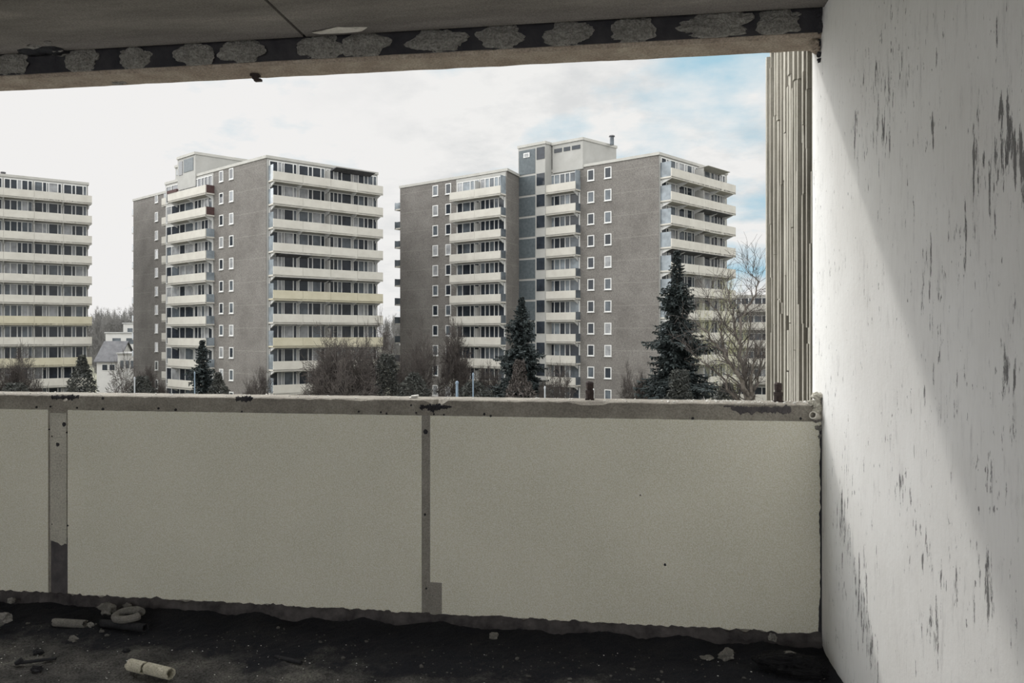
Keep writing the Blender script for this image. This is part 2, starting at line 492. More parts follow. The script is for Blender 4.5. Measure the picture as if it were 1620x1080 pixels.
# lintel over the opening
bm = bmesh.new()
NXL = 160
prof = [(YP, ZC + 0.10), (YP, ZL + 0.012), (YP + 0.012, ZL), (YO - 0.004, ZL - 0.004), (YO, ZL + 0.01), (YO, ZC + 0.30), (YP + .03, ZC + .30)]
rows = []
for i in range(NXL + 1):
    x = XL + (XW - XL) * i / NXL
    r = []
    for k, (y, z) in enumerate(prof):
        w = 0.005 * noise.noise(Vector((x * 9, k * 2.2, 0))) + 0.003 * noise.noise(Vector((x * 31, k, 5))) if k in (1, 2, 3, 4) else 0
        r.append(bm.verts.new((x, y + w, z + w * 0.8)))
    rows.append(r)
n = len(prof)
for a, b_ in zip(rows, rows[1:]):
    for k in range(n): bm.faces.new([a[k], a[(k + 1) % n], b_[(k + 1) % n], b_[k]])
bm.faces.new(rows[0]); bm.faces.new(rows[-1])
lint = struct(obj('trim_1', bm, 'lintel'))
# sooty inner face behind the mortar dabs
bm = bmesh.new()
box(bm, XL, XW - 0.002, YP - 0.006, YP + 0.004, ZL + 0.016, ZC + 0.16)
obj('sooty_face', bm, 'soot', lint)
dabs = [(20, 112, 50), (132, 104, 46), (216, 98, 46), (312, 95, 56), (388, 87, 66), (507, 78, 66), (578, 75, 62), (694, 70, 78),
        (793, 60, 66), (898, 55, 64), (1001, 50, 62), (1132, 41, 100), (1232, 37, 66)]
for i, (px, py, w) in enumerate(dabs):
    p = onY(px, py, YP); hw = (onY(px + w / 2, py, YP) - onY(px - w / 2, py, YP)).x / 2
    bm = bmesh.new(); lump(bm, (p.x, YP - 0.006, ZL + 0.062), (hw * 1.08, 0.020, 0.054), i * 2 + 5, 4, 0.42, 1.5)
    for v in bm.verts:
        v.co.z = min(max(v.co.z, ZL + 0.014), ZC + 0.012)
        v.co += Vector((0, -0.006, 0)) * noise.noise(v.co * 70) + Vector((0, -.004, 0)) * noise.noise(v.co * 160)
        v.co.y = min(v.co.y, YP - 0.002)
    obj('mortar_dab', bm, 'dab', lint)
# rusty fixing under the lintel
p = onY(405, 133, YO - 0.05)
bm = bmesh.new()
box(bm, p.x - 0.022, p.x + 0.016, YO - 0.065, YO - 0.035, ZL - 0.012, ZL + 0.004)
box(bm, p.x - 0.014, p.x + 0.010, YO - 0.06, YO - 0.04, ZL - 0.024, ZL - 0.012)
box(bm, p.x - 0.006, p.x + 0.026, YO - 0.06, YO - 0.04, ZL - 0.034, ZL - 0.024)
obj('fixing_bracket', bm, 'rust', lint)
bm = bmesh.new()
for px, sc in ((187, 0.9), (197, 0.5)):
    p = onY(px, 146, YO - .03); box(bm, p.x - .02 * sc, p.x + .02 * sc, YO - .05, YO - .02, ZL - 0.010 * sc, ZL + 0.003)
obj('concrete_spall', bm, 'dab', lint)

# rough dark void where the lintel ends against the wall, with a broken lip
bm = bmesh.new()
for i, (px, py, r) in enumerate(((1309, 20, .022), (1302, 10, .024), (1307, 42, .020), (1310, 64, .014), (1296, 22, .018), (1290, 12, .016), (1306, 82, .010), (1299, 92, .008))):
    p = onY(px, py, YP - .004); lump(bm, (min(p.x, XW - .004), YP - .004 if py < 60 else YP + .02, p.z), (r, .012, r), i + 90, 3, .7)
obj('beam_end_void', bm, 'soot', lint)
bm = bmesh.new()
for i, (px, py, r) in enumerate(((1297, 70, .018), (1290, 76, .014), (1300, 80, .012))):
    p = onY(px, py, YP + .03); lump(bm, (min(p.x, XW - r), YP + .03, p.z), (r, .03, r * .7), i + 120, 3, .5)
obj('broken_lip', bm, 'lintel', lint)

# right wall and back/left walls of the room
bm = bmesh.new(); box(bm, XW, XW + 0.24, YB, YO - 0.005, -0.3, ZC + 0.3)
struct(obj('wall_right', bm, 'wall'))
bm = bmesh.new(); box(bm, XL - 0.2, XL, YB, YO, -0.3, ZC + 0.3)
struct(obj('wall_left', bm, 'wall'))
bm = bmesh.new()
box(bm, XL, -4.0, YB - 0.2, YB, -0.3, ZC + .3); box(bm, -4.0, 0.5, YB - 0.2, YB, 2.4, ZC + .3); box(bm, 0.5, XW, YB - 0.2, YB, -0.3, ZC + .3)
box(bm, -4.0, 0.5, YB - 0.2, YB, -0.3, 0.25)
struct(obj('wall_back', bm, 'concrete'))

# parapet: concrete core with chipped top edge
bm = bmesh.new()
NXP = 420
rows = []
for i in range(NXP + 1):
    x = XL + (XW - XL) * i / NXP
    chip = max(0, noise.noise(Vector((x * 4.0, 8, 0))) - 0.22) * 0.03 + max(0, noise.noise(Vector((x * 22, 3, 0)))) * 0.005
    for cx, wd_, dp in ((onY(690, 640, YP).x, 0.05, 0.024), (onY(100, 640, YP).x, 0.06, 0.02), (onY(385, 640, YP).x, .05, .012)):
        if abs(x - cx) < wd_: chip = max(chip, dp * (1 - abs(x - cx) / wd_) * (1.3 + noise.noise(Vector((x * 60, 1, 1)))))
    r = []
    for (y, z) in ((YP + .005, -0.3), (YP + .005, ZP - 0.045), (YP + 0.004 + chip * 0.15, ZP - 0.004 - chip), (YP + 0.012 + chip * 1.3, ZP - chip * 0.1), (YO - 0.006, ZP + .001), (YO, ZP - 0.006), (YO, -0.3)):
        r.append(bm.verts.new((x, y + 0.0015 * noise.noise(Vector((x * 20, y * 9, z * 9))), z + 0.0015 * noise.noise(Vector((x * 25, y * 30, 2))))))
    rows.append(r)
for a, b_ in zip(rows, rows[1:]):
    for k in range(7): bm.faces.new([a[k], a[(k + 1) % 7], b_[(k + 1) % 7], b_[k]])
bm.faces.new(rows[0]); bm.faces.new(rows[-1])
par = struct(obj('wall_front', bm, 'concrete'))


def panel(px0, px1, mat, name, top_py, zbot, seed, wob=0.010, y0=YP, th=0.006, topw=0.0015, xr=None, xl=None):
    """a skin of paint or filler on the inner face, with a ragged foot"""
    xa = onY(px0, 800, YP).x if xl is None else xl
    xb = onY(px1, 800, YP).x if xr is None else xr
    n = max(8, int((xb - xa) / 0.008)); bm = bmesh.new(); A = []
    for i in range(n + 1):
        x = xa + (xb - xa) * i / n
        zt = top_py + topw * noise.noise(Vector((x * 30, seed, 0)))
        zb = zbot + wob * (noise.noise(Vector((x * 7, seed, 2))) + 0.6 * noise.noise(Vector((x * 33, seed, 5))))
        A.append([bm.verts.new(c) for c in ((x, y0, zb), (x, y0, zt), (x, y0 + th, zt), (x, y0 + th, zb))])
    for a, b_ in zip(A, A[1:]):
        for k in range(4): bm.faces.new([a[k], a[(k + 1) % 4], b_[(k + 1) % 4], b_[k]])
    bm.faces.new(A[0]); bm.faces.new(A[-1])
    return obj(name, bm, mat, par)


ZT = 0.900; ZB_ = 0.060
p1 = panel(0, 76, 'paint', 'painted_panel', ZT, ZB_, 1, xl=XL)
panel(107, 667, 'paint', 'painted_panel', ZT, ZB_, 2)
panel(680.5, 0, 'paint', 'painted_panel', ZT, ZB_, 3, xr=XW - 0.002)
# unpainted band of smoother concrete along the top is the core itself; joints between the panels
o = panel(79, 105, 'joint_pale', 'joint_filler', ZT - 0.015, 0.30, 4, 0.05, y0=YP + 0.001); o['label'] = 'pale grey filler strip'
o = panel(80, 106, 'dark_patch', 'torn_joint', 0.315, 0.02, 5, 0.01, y0=YP + 0.003, topw=0.03); o['label'] = 'dark torn foot of the joint'
o = panel(667, 680.5, 'joint_grey', 'joint_mortar', ZT + .002, 0.05, 6, 0.004, y0=YP + 0.0035)
o = panel(680.5, 699, 'joint_grey', 'joint_foot', onY(690, 921, YP).z, 0.05, 7, 0.004, y0=YP - 0.001)
# grimy strip and ledge at the foot of the parapet
bb = bmesh.new(); A = []
for i in range(401):
    x = XL + (XW - 0.004 - XL) * i / 400
    w = 0.014 * noise.noise(Vector((x * 7, 9, 0))) + 0.012 * noise.noise(Vector((x * 29, 2, 1))) + 0.006 * noise.noise(Vector((x * 75, 2, 4)))
    A.append([bb.verts.new(c) for c in ((x, YP + .004, 0.062 + w), (x, YP - 0.006 + w * .2, 0.058 + w), (x, YP - 0.012 - abs(w), 0.034 + w * .5), (x, YP - 0.018, -0.02), (x, YP + .004, -0.02))])
for a, b_ in zip(A, A[1:]):
    for k in range(5): bb.faces.new([a[k], a[(k + 1) % 5], b_[(k + 1) % 5], b_[k]])
bb.faces.new(A[0]); bb.faces.new(A[-1])
struct(obj('baseboard_front', bb, 'foot'))
# drilled holes in the band and the joints
for (px, py, r) in ((57, 644, .005), (79, 643, .004), (121, 645, .004), (162, 630, .006), (162, 647, .006), (250, 646, .005), (277, 648, .006), (382, 651, .004),
                    (567, 651, .004), (602, 652, .004), (611, 654, .004), (650, 641, .004), (658, 653, .004), (686, 655, .004), (702, 656, .004),
                    (766, 655, .005), (776, 658, .005), (673, 683, .010), (672, 814, .005), (674, 931, .004), (685, 942, .003), (696, 942, .003), (1096, 662, .006), (1267, 662, .005),
                    (101, 671, .012), (91, 703, .010), (82, 690, .004), (77, 679, .003), (105, 684, .004), (107, 831, .006), (82, 829, .003),
                    (1013, 783, .004), (1052, 893, .007)):
    p = onY(px, py, YP); bm = bmesh.new(); lump(bm, (p.x, YP + 0.0035, p.z), (r, 0.0055, r * 1.1), px, 2, 0.3)
    obj('drilled_hole', bm, 'soot', par)
# flaked area at the right of the band
bm = bmesh.new()
for i in range(26):
    px = 1143 + i * 4.2; p = onY(px, 648, YP)
    lo = 655 if i > 6 else 640 + i * 2.4
    zt, zb = onY(px, 640.5, YP).z, onY(px, lo + 5 * noise.noise(Vector((i * .5, 0, 0))), YP).z
    lump(bm, (p.x, YP + 0.006, (zt + zb) / 2), (0.012, 0.0045, (zt - zb) / 2), i, 1, 0.5)
o = obj('flaked_concrete', bm, 'dark_patch', par)
bm = bmesh.new()
for (px0, px1, y) in ((666, 712, 642), (82, 122, 627), (374, 396, 629)):
    for i in range(14):
        px = px0 + (px1 - px0) * i / 13; p = onY(px, y, YP)
        k = max(.12, .5 + .9 * noise.noise(Vector((i * .55, px0 * .37, 0))))
        lump(bm, (p.x, YP + 0.007, p.z - .003 - .005 * k), (0.008, 0.007, 0.004 + 0.012 * k), i + px0, 2, 0.7)
obj('broken_edge', bm, 'soot', par)
# open crack where the parapet meets the right wall
bm = bmesh.new(); A = []
for i in range(121):
    z = 0.01 + 0.86 * i / 120; w = 0.006 + 0.006 * max(0, noise.noise(Vector((3, z * 9, 1)))) + 0.004 * noise.noise(Vector((1, z * 40, 1))) + .012 * max(0, 1 - z / .2)
    A.append([bm.verts.new(c_) for c_ in ((XW - .0005, YP - .003, z), (XW - w, YP - .0015, z), (XW - w, YP + .004, z), (XW - .0005, YP + .004, z))])
for a, b_ in zip(A, A[1:]):
    for k in range(4): bm.faces.new([a[k], a[(k + 1) % 4], b_[(k + 1) % 4], b_[k]])
bm.faces.new(A[0]); bm.faces.new(A[-1])
obj('corner_crack', bm, 'soot', par)
# crumbs on the sunlit top
bm = bmesh.new(); rnd = random.Random(4)
for i in range(230):
    px = rnd.uniform(0, 1290)
    if rnd.random() < 0.4: px = rnd.uniform(1080, 1290)
    y = rnd.uniform(YP + 0.02, YO - 0.015); r = rnd.uniform(0.0015, 0.0045)
    x = W(px, 1).x * (y / W(px, 1).y)
    lump(bm, (x, y, ZP + r * 0.3), (r * 1.4, r * 1.2, r), i, 1, 0.5)
tag(obj('mortar_crumbs', bm, 'chip'), 'pale mortar crumbs scattered along the sunlit top of the parapet', 'crumbs', kind='stuff')

# corner: broken concrete and a pipe stub between parapet top and right wall
cor = thing('pipe_stub', 'short pale pipe stub sticking out of the broken parapet corner by the white wall', 'pipe', (0.745, YP - 0.004, 0.925))
bm = bmesh.new(); p = onY(1281, 655, YP)
hollow(bm, (p.x + 0.005, YP - 0.028, p.z), (p.x + 0.055, YP + 0.03, p.z - 0.018), 0.0155, 0.004, 18)
o = obj('pipe_end', bm, 'plaster', cor); o.matrix_parent_inverse = Matrix.Translation(-Vector(cor.location))
bm = bmesh.new(); box(bm, p.x + .02, p.x + .022, YP - .012, YP - .010, p.z - .012, p.z + .012)
bm.free()
rub = [(1297, 628, .020), (1293, 640, .020), (1300, 648, .016), (1298, 662, .018), (1302, 676, .014), (1290, 650, .012), (1284, 637, .012), (1299, 690, .010)]
rnd = random.Random(9)
for i, (px, py, r) in enumerate(rub):
    pp = onY(px, py, YP - 0.002); bm = bmesh.new()
    lump(bm, (min(pp.x, XW - r * .8), YP + 0.004, pp.z), (r, r * .9, r * .9), i + 20, 3, 0.6)
    o = obj('broken_concrete', bm, 'rubble' if i in (3, 4, 7) else 'joint_pale', par)

# rusty post stubs on the parapet
for (px, ytop, lab) in ((933, 603, 'dark rusty bolt stub standing on the middle of the parapet top'), (1231, 605, 'dark rusty bolt stub on the parapet top in front of the ribbed wall')):
    y = YP + 0.10; q = W(px, 1); x = q.x * y / q.y; zt = zat(ytop, y / q.y)
    t = thing('bolt_stub', lab, 'bolt', (x, y, ZP), 'rusty bolt stubs on the parapet')
    bm = bmesh.new(); tube(bm, [(0, 0, 0), (0, 0, .028), (0, 0, .0281), (0, 0, (zt - ZP) * .62), (0, 0, (zt - ZP) * .621), (0, 0, zt - ZP - .006), (0.001, 0, zt - ZP)], [.017, .018, .014, .0135, .016, .0165, .011], 12)
    obj('shank', bm, 'rust', t)
    bm = bmesh.new(); tube(bm, [(0, 0, .026), (0, 0, .040)], [.020, .020], 6); obj('nut', bm, 'rust', t)
    bm = bmesh.new(); box(bm, -.019, .019, -.019, .019, 0, .005); obj('base_plate', bm, 'rust', t)
# tile fragment on the parapet
p = W(655, 1); y = YP + 0.075; x = p.x * y / p.y
bm = bmesh.new(); box(bm, -.020, .016, -.018, .02, 0.0, .004); box(bm, -.012, .02, -.016, .018, .005, .010)
for v in bm.verts: v.co.x += 0.02 * v.co.z * 10 * .3
o = obj('tile_fragment', bm, 'chip'); o.location = (x, y, ZP + 0.001); o.rotation_euler = (0, math.radians(-6), .2)
tag(o, 'small broken tile fragment lying on the parapet top above the middle joint', 'tile')

# outer ribbed concrete fin beyond the parapet
YF = Fr  # noqa
bm = bmesh.new()
y_end = 4.238
box(bm, XW + 0.05, XW + 0.30, YO - 0.004, y_end - 0.01, -11.0, 3.6)
backing = bm; bm = bmesh.new()
rnd = random.Random(21)
y = YO + 0.012; alt = 0
while y < y_end - 0.01:
    w = rnd.uniform(0.018, 0.042); alt = 1 - alt
    z = -1.2 + rnd.uniform(-.5, 0)
    while z < 3.4:
        l = rnd.uniform(0.15, 1.2)
        d = (rnd.uniform(-.004, .003) if alt else rnd.uniform(.007, .017))
        if rnd.random() < .12: d += rnd.choice((-.008, .010))
        if rnd.random() < 0.10: d = 0.032; l *= 0.35
        if 3.55 < y < 3.78 and z < 1.75: d = 0.004 + rnd.uniform(0, .0015)
        yy = y + rnd.uniform(-0.003, 0.003)
        box(bm, XW + d, XW + 0.055, yy, yy + w, z, z + l)
        z += l + (rnd.uniform(0.0, 0.008) if rnd.random() < .8 else rnd.uniform(.02, .10))
    y += w + rnd.choice((0.008, 0.012, 0.02))
box(bm, XW - 0.012, XW + 0.06, y_end - 0.03, y_end, -1.5, zat(93, 4.085))
box(bm, XW + 0.004, XW + 0.05, YO - 0.004, YO + 0.010, -1.5, 3.4)
wo_ = struct(obj('wall_outer', backing, 'dark_patch'))
obj('ribs', bm, 'rib', wo_)


# ------------------------------------------------------------------ debris on the floor
def debris(name, bm, mat, label, cat, base, group=None):
    o = obj(name, bm, mat); rebase(o, base); return tag(o, label, cat, group)


def pipe_piece(pxa, pya, pxb, pyb, r, mat, label, seed, z=None, br=0.01):
    z = r + .004 if z is None else z
    a, b_ = onZ(pxa, pya, z), onZ(pxb, pyb, z)
    bm = bmesh.new(); hollow(bm, a, b_, r, r * .22, 20, br, br, seed)
    return debris('pipe_fragment', bm, mat, label, 'pipe', ((a.x + b_.x) / 2, (a.y + b_.y) / 2, 0))


a, b_ = onZ(204, 1051, 0.026), onZ(271, 1066, 0.026)
t = thing('broken_pipe', 'pale broken pipe length lying in front on the gritty floor, cracked across', 'pipe', ((a.x + b_.x) / 2, (a.y + b_.y) / 2, 0))
for (u0, u1, sd) in ((0, .385, 1), (.40, 1, 2)):
    bm = bmesh.new(); hollow(bm, a.lerp(b_, u0) + Vector((0, 0.002 * sd, 0)), a.lerp(b_, u1), 0.0215 if sd == 1 else .0205, 0.005, 20, 0.006, 0.006, sd)
    for v in bm.verts: v.co -= Vector(t.location)
    obj('pipe_half', bm, 'pipe_pale', t)
pipe_piece(84, 984, 137, 987, 0.017, 'pipe_grey', 'short dusty grey pipe piece lying left of the ring fragment', 5)
pipe_piece(158, 985, 232, 993, 0.0165, 'char', 'dark sooty pipe piece lying just below the ring fragment', 6)
# oval ring fragment
c = onZ(203, 972, 0.055); bm = bmesh.new(); n = 28
pts = [c + Vector((0.056 * math.cos(k * 2 * PI / n), 0.036 * math.sin(k * 2 * PI / n), 0.008 * math.sin(k * 2 * PI / n + .6) - 0.002 * k / n)) for k in range(2, n)]
tube(bm, pts, [0.016 + 0.003 * noise.noise(Vector((k, 0, 0)) * .9) for k in range(len(pts))], 10)
debris('ring_fragment', bm, 'pipe_grey', 'flattened oval ring fragment lying on the dark pipe piece near the parapet', 'debris', (c.x, c.y, 0.03))
for (px, py, r, mat, lab) in ((170, 962, (.034, .025, .026), 'pipe_grey', 'angular stone lump just behind the ring fragment on the floor'),
                              (4, 978, (.034, .03, .024), 'rubble', 'pale rubble lump at the left edge of the floor'),
                              (18, 950, (.016, .014, .012), 'rubble', 'small rubble lump against the parapet foot at far left'),
                              (143, 988, (.012, .01, .010), 'rubble', 'small crumb of rubble beside the dusty grey pipe piece'),
                              (116, 1010, (.018, .014, .012), 'pipe_grey', 'small lump lying alone below the dusty grey pipe piece'),
                              (202, 958, (.018, .012, .012), 'pipe_grey', 'small dark lump between the ring fragment and the parapet'),
                              (1150, 1036, (.030, .02, .022), 'pipe_grey', 'grey rubble lump on the floor left of the black bag'),
                              (1299, 1068, (.018, .014, .014), 'rubble', 'small pale rubble lump in the corner beside the black bag'),
                              (1250, 1036, (.028, .02, .012), 'pipe_grey', 'flat rubble flake lying on top of the black bag'),
                              (1120, 1040, (.024, .016, .008), 'pipe_grey', 'thin grey flake on the floor near the right end of the parapet'),
                              (1222, 1008, (.018, .014, .016), 'rubble', 'rubble lump on the ledge at the right end of the parapet foot'),
                              (782, 1005, (.02, .014, .012), 'pipe_grey', 'small rubble lump at the parapet foot right of the middle joint')):
    on_bag = 'flake lying on top' in lab
    z = 0.062 if on_bag else r[2] * .7 + (0.03 if py < 1012 else 0)
    p = onZ(px, py, z); bm = bmesh.new(); lump(bm, p, r, px, 3, 0.6, 1.4)
    debris('rubble_lump', bm, mat, lab, 'rubble', (p.x, p.y, max(p.z - r[2], 0)))
a, b_ = onZ(24, 1049, .012), onZ(89, 1041, .016)
bm = bmesh.new(); tube(bm, [a + Vector((0, 0, -.002)), a.lerp(b_, .12) + Vector((0, .004, .006)), a.lerp(b_, .2), a.lerp(b_, .6), b_], [.008, .013, .007, .006, .005], 8)
debris('charred_stick', bm, 'char', 'thin charred stick lying at the lower left of the floor', 'stick', (a.x, a.y, 0))
a, b_ = onZ(435, 1038, .010), onZ(477, 1048, .010)
bm = bmesh.new(); tube(bm, [a, a.lerp(b_, .5), b_], [.006, .008, .007], 8)
debris('charred_stick', bm, 'char', 'short black charred stick right of the pale broken pipe', 'stick', (a.x, a.y, 0))
for (px, py, r, lab) in ((58, 1058, (.024, .012, .01), 'black charred lump just below the thin charred stick'), (60, 1031, (.02, .012, .012), 'black charred lump just above the thin charred stick'), (200, 1029, (.016, .01, .01), 'black charred lump above the pale broken pipe')):
    p = onZ(px, py, .008); bm = bmesh.new(); lump(bm, p, r, px, 3, .7, 1.8)
    debris('charred_lump', bm, 'char', lab, 'debris', (p.x, p.y, 0))
# crumpled black bag in the corner
p = onZ(1255, 1052, 0.03); bm = bmesh.new()
g = bmesh.ops.create_icosphere(bm, subdivisions=5, radius=1)
for v in g['verts']:
    k = 1 + .25 * noise.noise(v.co * 1.4) + .20 * abs(noise.noise(v.co * 3.3)) - .14 * abs(noise.noise(v.co * 8))
    v.co = Vector((p.x + v.co.x * .125 * k + .0, p.y + v.co.y * .062 * k - v.co.x * .02, max(.03 + v.co.z * .042 * k, .003)))
debris('plastic_bag', bm, 'bagplastic', 'crumpled black plastic bag on the floor in the right corner', 'bag', (p.x, p.y, 0))
# grit too fine to count
bm = bmesh.new(); rnd = random.Random(12)
for i in range(900):
    px = rnd.uniform(-20, 1320); py = rnd.uniform(1000, 1100) if rnd.random() < .8 else rnd.uniform(985, 1010)
    p = onZ(px, py, 0.0)
    if p.y > YP - .05 or p.x > XW - .02: continue
    r = rnd.uniform(0.0010, 0.0036) if rnd.random() < .96 else rnd.uniform(.005, .010)
    h = 0.012 * noise.noise(Vector((p.x * 5, p.y * 5, 0))) + 0.008 * noise.noise(Vector((p.x * 17, p.y * 17, 3)))
    lump(bm, (p.x, p.y, h + r * .5), (r * rnd.uniform(.8, 1.6), r, r * rnd.uniform(.5, 1)), i, 1, .5)
tag(obj('grit', bm, 'grit'), 'fine grey grit and crumbs scattered over the sooty floor', 'grit', kind='stuff')
bm = bmesh.new()
for i in range(90):
    px = rnd.uniform(-20, 1250) if rnd.random() < .4 else rnd.uniform(-10, 600); py = rnd.uniform(1012, 1090); p = onZ(px, py, 0.0)
    if p.y > YP - .05: continue
    h = 0.012 * noise.noise(Vector((p.x * 5, p.y * 5, 0))) + 0.008 * noise.noise(Vector((p.x * 17, p.y * 17, 3))); r = rnd.uniform(.0010, .0022)
    lump(bm, (p.x, p.y, h + .003), (r * 1.6, r, r * .7), i, 1, .5)
tag(obj('glass_crumbs', bm, 'chip'), 'tiny bright white crumbs sprinkled over the sooty floor', 'crumbs', kind='stuff')

# ------------------------------------------------------------------ outside: ground
ZG = -10.5
bm = bmesh.new(); box(bm, -400, 400, 14, 700, ZG - .5, ZG)
struct(obj('ground', bm, 'ground'))

# ------------------------------------------------------------------ apartment blocks
FH = 2.75


class Block:
    def __init__(s, label, base, roof):
        s.root = thing('apartment_building', label, 'building', (base.x, base.y, ZG), 'apartment blocks beyond the parapet')
        s.off = Vector((base.x, base.y, ZG)); s.roof = roof; s.rnd = random.Random(label)

    def add(s, name, bm, mat, parent=None, smooth=False):
        if parent is None:
            for v in bm.verts: v.co -= s.off
            return obj(name, bm, mat, s.root, smooth)
        for v in bm.verts: v.co -= s.off
        return obj(name, bm, mat, parent, smooth)

    def wall(s, pts, z1, mat='pebble', name='wall', z0=ZG, fascia=True):
        bm = bmesh.new(); prism(bm, pts, z0, z1); s.add(name, bm, mat)
        if fascia:
            c = Vector((sum(p.x for p in pts) / len(pts), sum(p.y for p in pts) / len(pts)))
            q = [p + (p - c).normalized() * 0.16 for p in pts]
            bm = bmesh.new(); prism(bm, q, z1 - 0.22, z1 + 0.12); s.add('roof_edge', bm, 'fascia')

    def window(s, fr, a, z, w=0.95, h=1.35):
        """small punched window with white frame: z is its centre"""
        bm = bmesh.new(); t = 0.11
        fr.box(bm, a - w / 2, a + w / 2, 0, .07, z - h / 2, z - h / 2 + t); fr.box(bm, a - w / 2, a + w / 2, 0, .07, z + h / 2 - t, z + h / 2)
        fr.box(bm, a - w / 2, a - w / 2 + t, 0, .07, z - h / 2 + t, z + h / 2 - t); fr.box(bm, a + w / 2 - t, a + w / 2, 0, .07, z - h / 2 + t, z + h / 2 - t)
        fr.box(bm, a - w / 2 - .05, a + w / 2 + .05, 0, .12, z - h / 2 - .08, z - h / 2)
        f = s.add('window', bm, 'frame')
        bm = bmesh.new(); fr.box(bm, a - w / 2 + t, a + w / 2 - t, 0.0, .035, z - h / 2 + t, z + h / 2 - t)
        s.add('pane', bm, s.rnd.choice(('pane_dark', 'pane_dark', 'pane_mid', 'pane_curtain')), f)

    def unit(s, fr, a0, a1, z0, z1, lights, pal=('pane_dark', 'pane_mid', 'pane_curtain', 'pane_dark'), name='balcony_window'):
        """glazed balcony front: lights = fractions of the mullions"""
        bm = bmesh.new(); t = .055
        fr.box(bm, a0, a1, 0, .09, z0, z0 + .09); fr.box(bm, a0, a1, 0, .09, z1 - .09, z1)
        xs = [0] + list(lights) + [1]
        for x in xs:
            c = a0 + (a1 - a0) * x; tt = t * (1.5 if x in (0, 1) else 1)
            fr.box(bm, max(a0, c - tt), min(a1, c + tt), 0, .09, z0 + .09, z1 - .09)
        f = s.add(name, bm, 'frame')
        for u, v in zip(xs, xs[1:]):
            bm = bmesh.new(); fr.box(bm, a0 + (a1 - a0) * u + t, a0 + (a1 - a0) * v - t, 0.0, .03, z0 + .09, z1 - .09)
            s.add('pane', bm, s.rnd.choice(pal), f)

    def balcony(s, fr, a0, a1, prot, zs, mat='balcony', screens=(0, 1), brackets=(), dividers=(), joints=()):
        """slab with solid front panel; zs is the slab top"""
        bm = bmesh.new()
        fr.box(bm, a0, a1, -.02, prot, zs - .18, zs)
        prev = a0
        for j in list(joints) + [a1]:
            fr.box(bm, prev + (0.012 if prev != a0 else 0), j - (0.012 if j != a1 else 0), prot - .12, prot, zs - .24, zs + .95); prev = j
        o = s.add('balcony', bm, mat)
        if mat == 'balcony_yellow': o['label'] = 'yellowed balcony front'
        for a in brackets:
            bm = bmesh.new(); fr.wedge(bm, a - .07, a + .07, 0, prot - .15, zs - .75, zs - .18); s.add('bracket', bm, 'frame', o)
        for e in screens:
            a = a0 + .05 if e == 0 else a1 - .05
            bm = bmesh.new(); fr.box(bm, a - .03, a + .03, .05, prot - .12, zs, zs + (1.0 if e == 1 else 1.75)); s.add('side_screen', bm, 'screen', o)
        for a in dividers:
            bm = bmesh.new(); fr.box(bm, a - .035, a + .035, .05, prot - .25, zs, zs + 2.1); s.add('divider', bm, 'pale_panel', o)
        return o


LIGHTS = [(.30, .45, .52, .86), (.36, .52, .84), (.28, .44, .60), (.22, .46, .62, .84)]


def long_face(B, fr, floors, bays, prot, a0, a1, yellow=(), left_screen=True, tall_top=True, end_clear=True):
    n = bays; w = (a1 - a0) / n
    bm = bmesh.new(); fr.box(bm, .06, fr.L - .06, -.05, .03, ZG, B.roof - .25); B.add('facade', bm, 'pale_panel')
    for k in range(floors):
        zs = B.roof - 2.85 - FH * k
        mat = 'balcony_yellow' if k in yellow else 'balcony'
        J = [a0 + w * i for i in range(1, n)]
        B.balcony(Fr(fr.P, fr.pt(fr.L, 0)), a0, a1, prot, zs, mat, (0,) if left_screen else (), [a0 + .3] + J + [a1 - .3], J[1::2], J)
        for i in range(n):
            f2 = Fr(fr.pt(0, .03), fr.pt(fr.L, .03))
            B.unit(f2, max(.15, a0 + w * i + .10), min(fr.L - .15, a0 + w * (i + 1) - .10), zs + .12, zs + 2.42, LIGHTS[i % 4])


def offs(fr, o): return Fr(fr.pt(0, o), fr.pt(fr.L, o))


# --- middle block
C0, R0, L0 = W(421, 88.5), W(597, 98.0), W(340, 96.0)
roof2 = zat(247, 88.5)
B2 = Block('wide pale-and-brown apartment tower in the middle left, between two narrow sky gaps', C0, roof2)
u = (L0 - C0).normalized(); v = (R0 - C0).normalized(); Lr = (R0 - C0).length
frL = Fr(C0, L0); frR = Fr(C0, R0)
aEnd = frL.s_at(262)
B2.wall([C0, R0, R0 + u * aEnd, C0 + u * aEnd], roof2)
frW = Fr(C0 - frL.n * 2.8, L0 - frL.n * 2.8)
wa0, wa1 = frW.s_at(275), frW.s_at(211)
B2.wall([frW.pt(wa0 - 3, 0), frW.pt(wa1, 0), frW.pt(wa1, 0) + v * 11, frW.pt(wa0 - 3, 0) + v * 11], roof2 - .05)
long_face(B2, frR, 11, 4, 1.5, .25, frR.s_at(606, 1.5), yellow=(5, 7))
# punched windows
for px in (350.5, 366.5):
    a = frL.s_at(px); z0 = zat(279 if px < 360 else 275, depth(frL.pt(a, 0)))
    for k in range(11): B2.window(frL, a, z0 - FH * k)
for k in range(11):
    a = frW.s_at(248); B2.window(frW, a, zat(313.5, depth(frW.pt(a, 0))) - FH * k)
    if k < 1:
        a = frW.s_at(262.5); B2.window(frW, a, zat(309.5, depth(frW.pt(a, 0))) - FH * k)
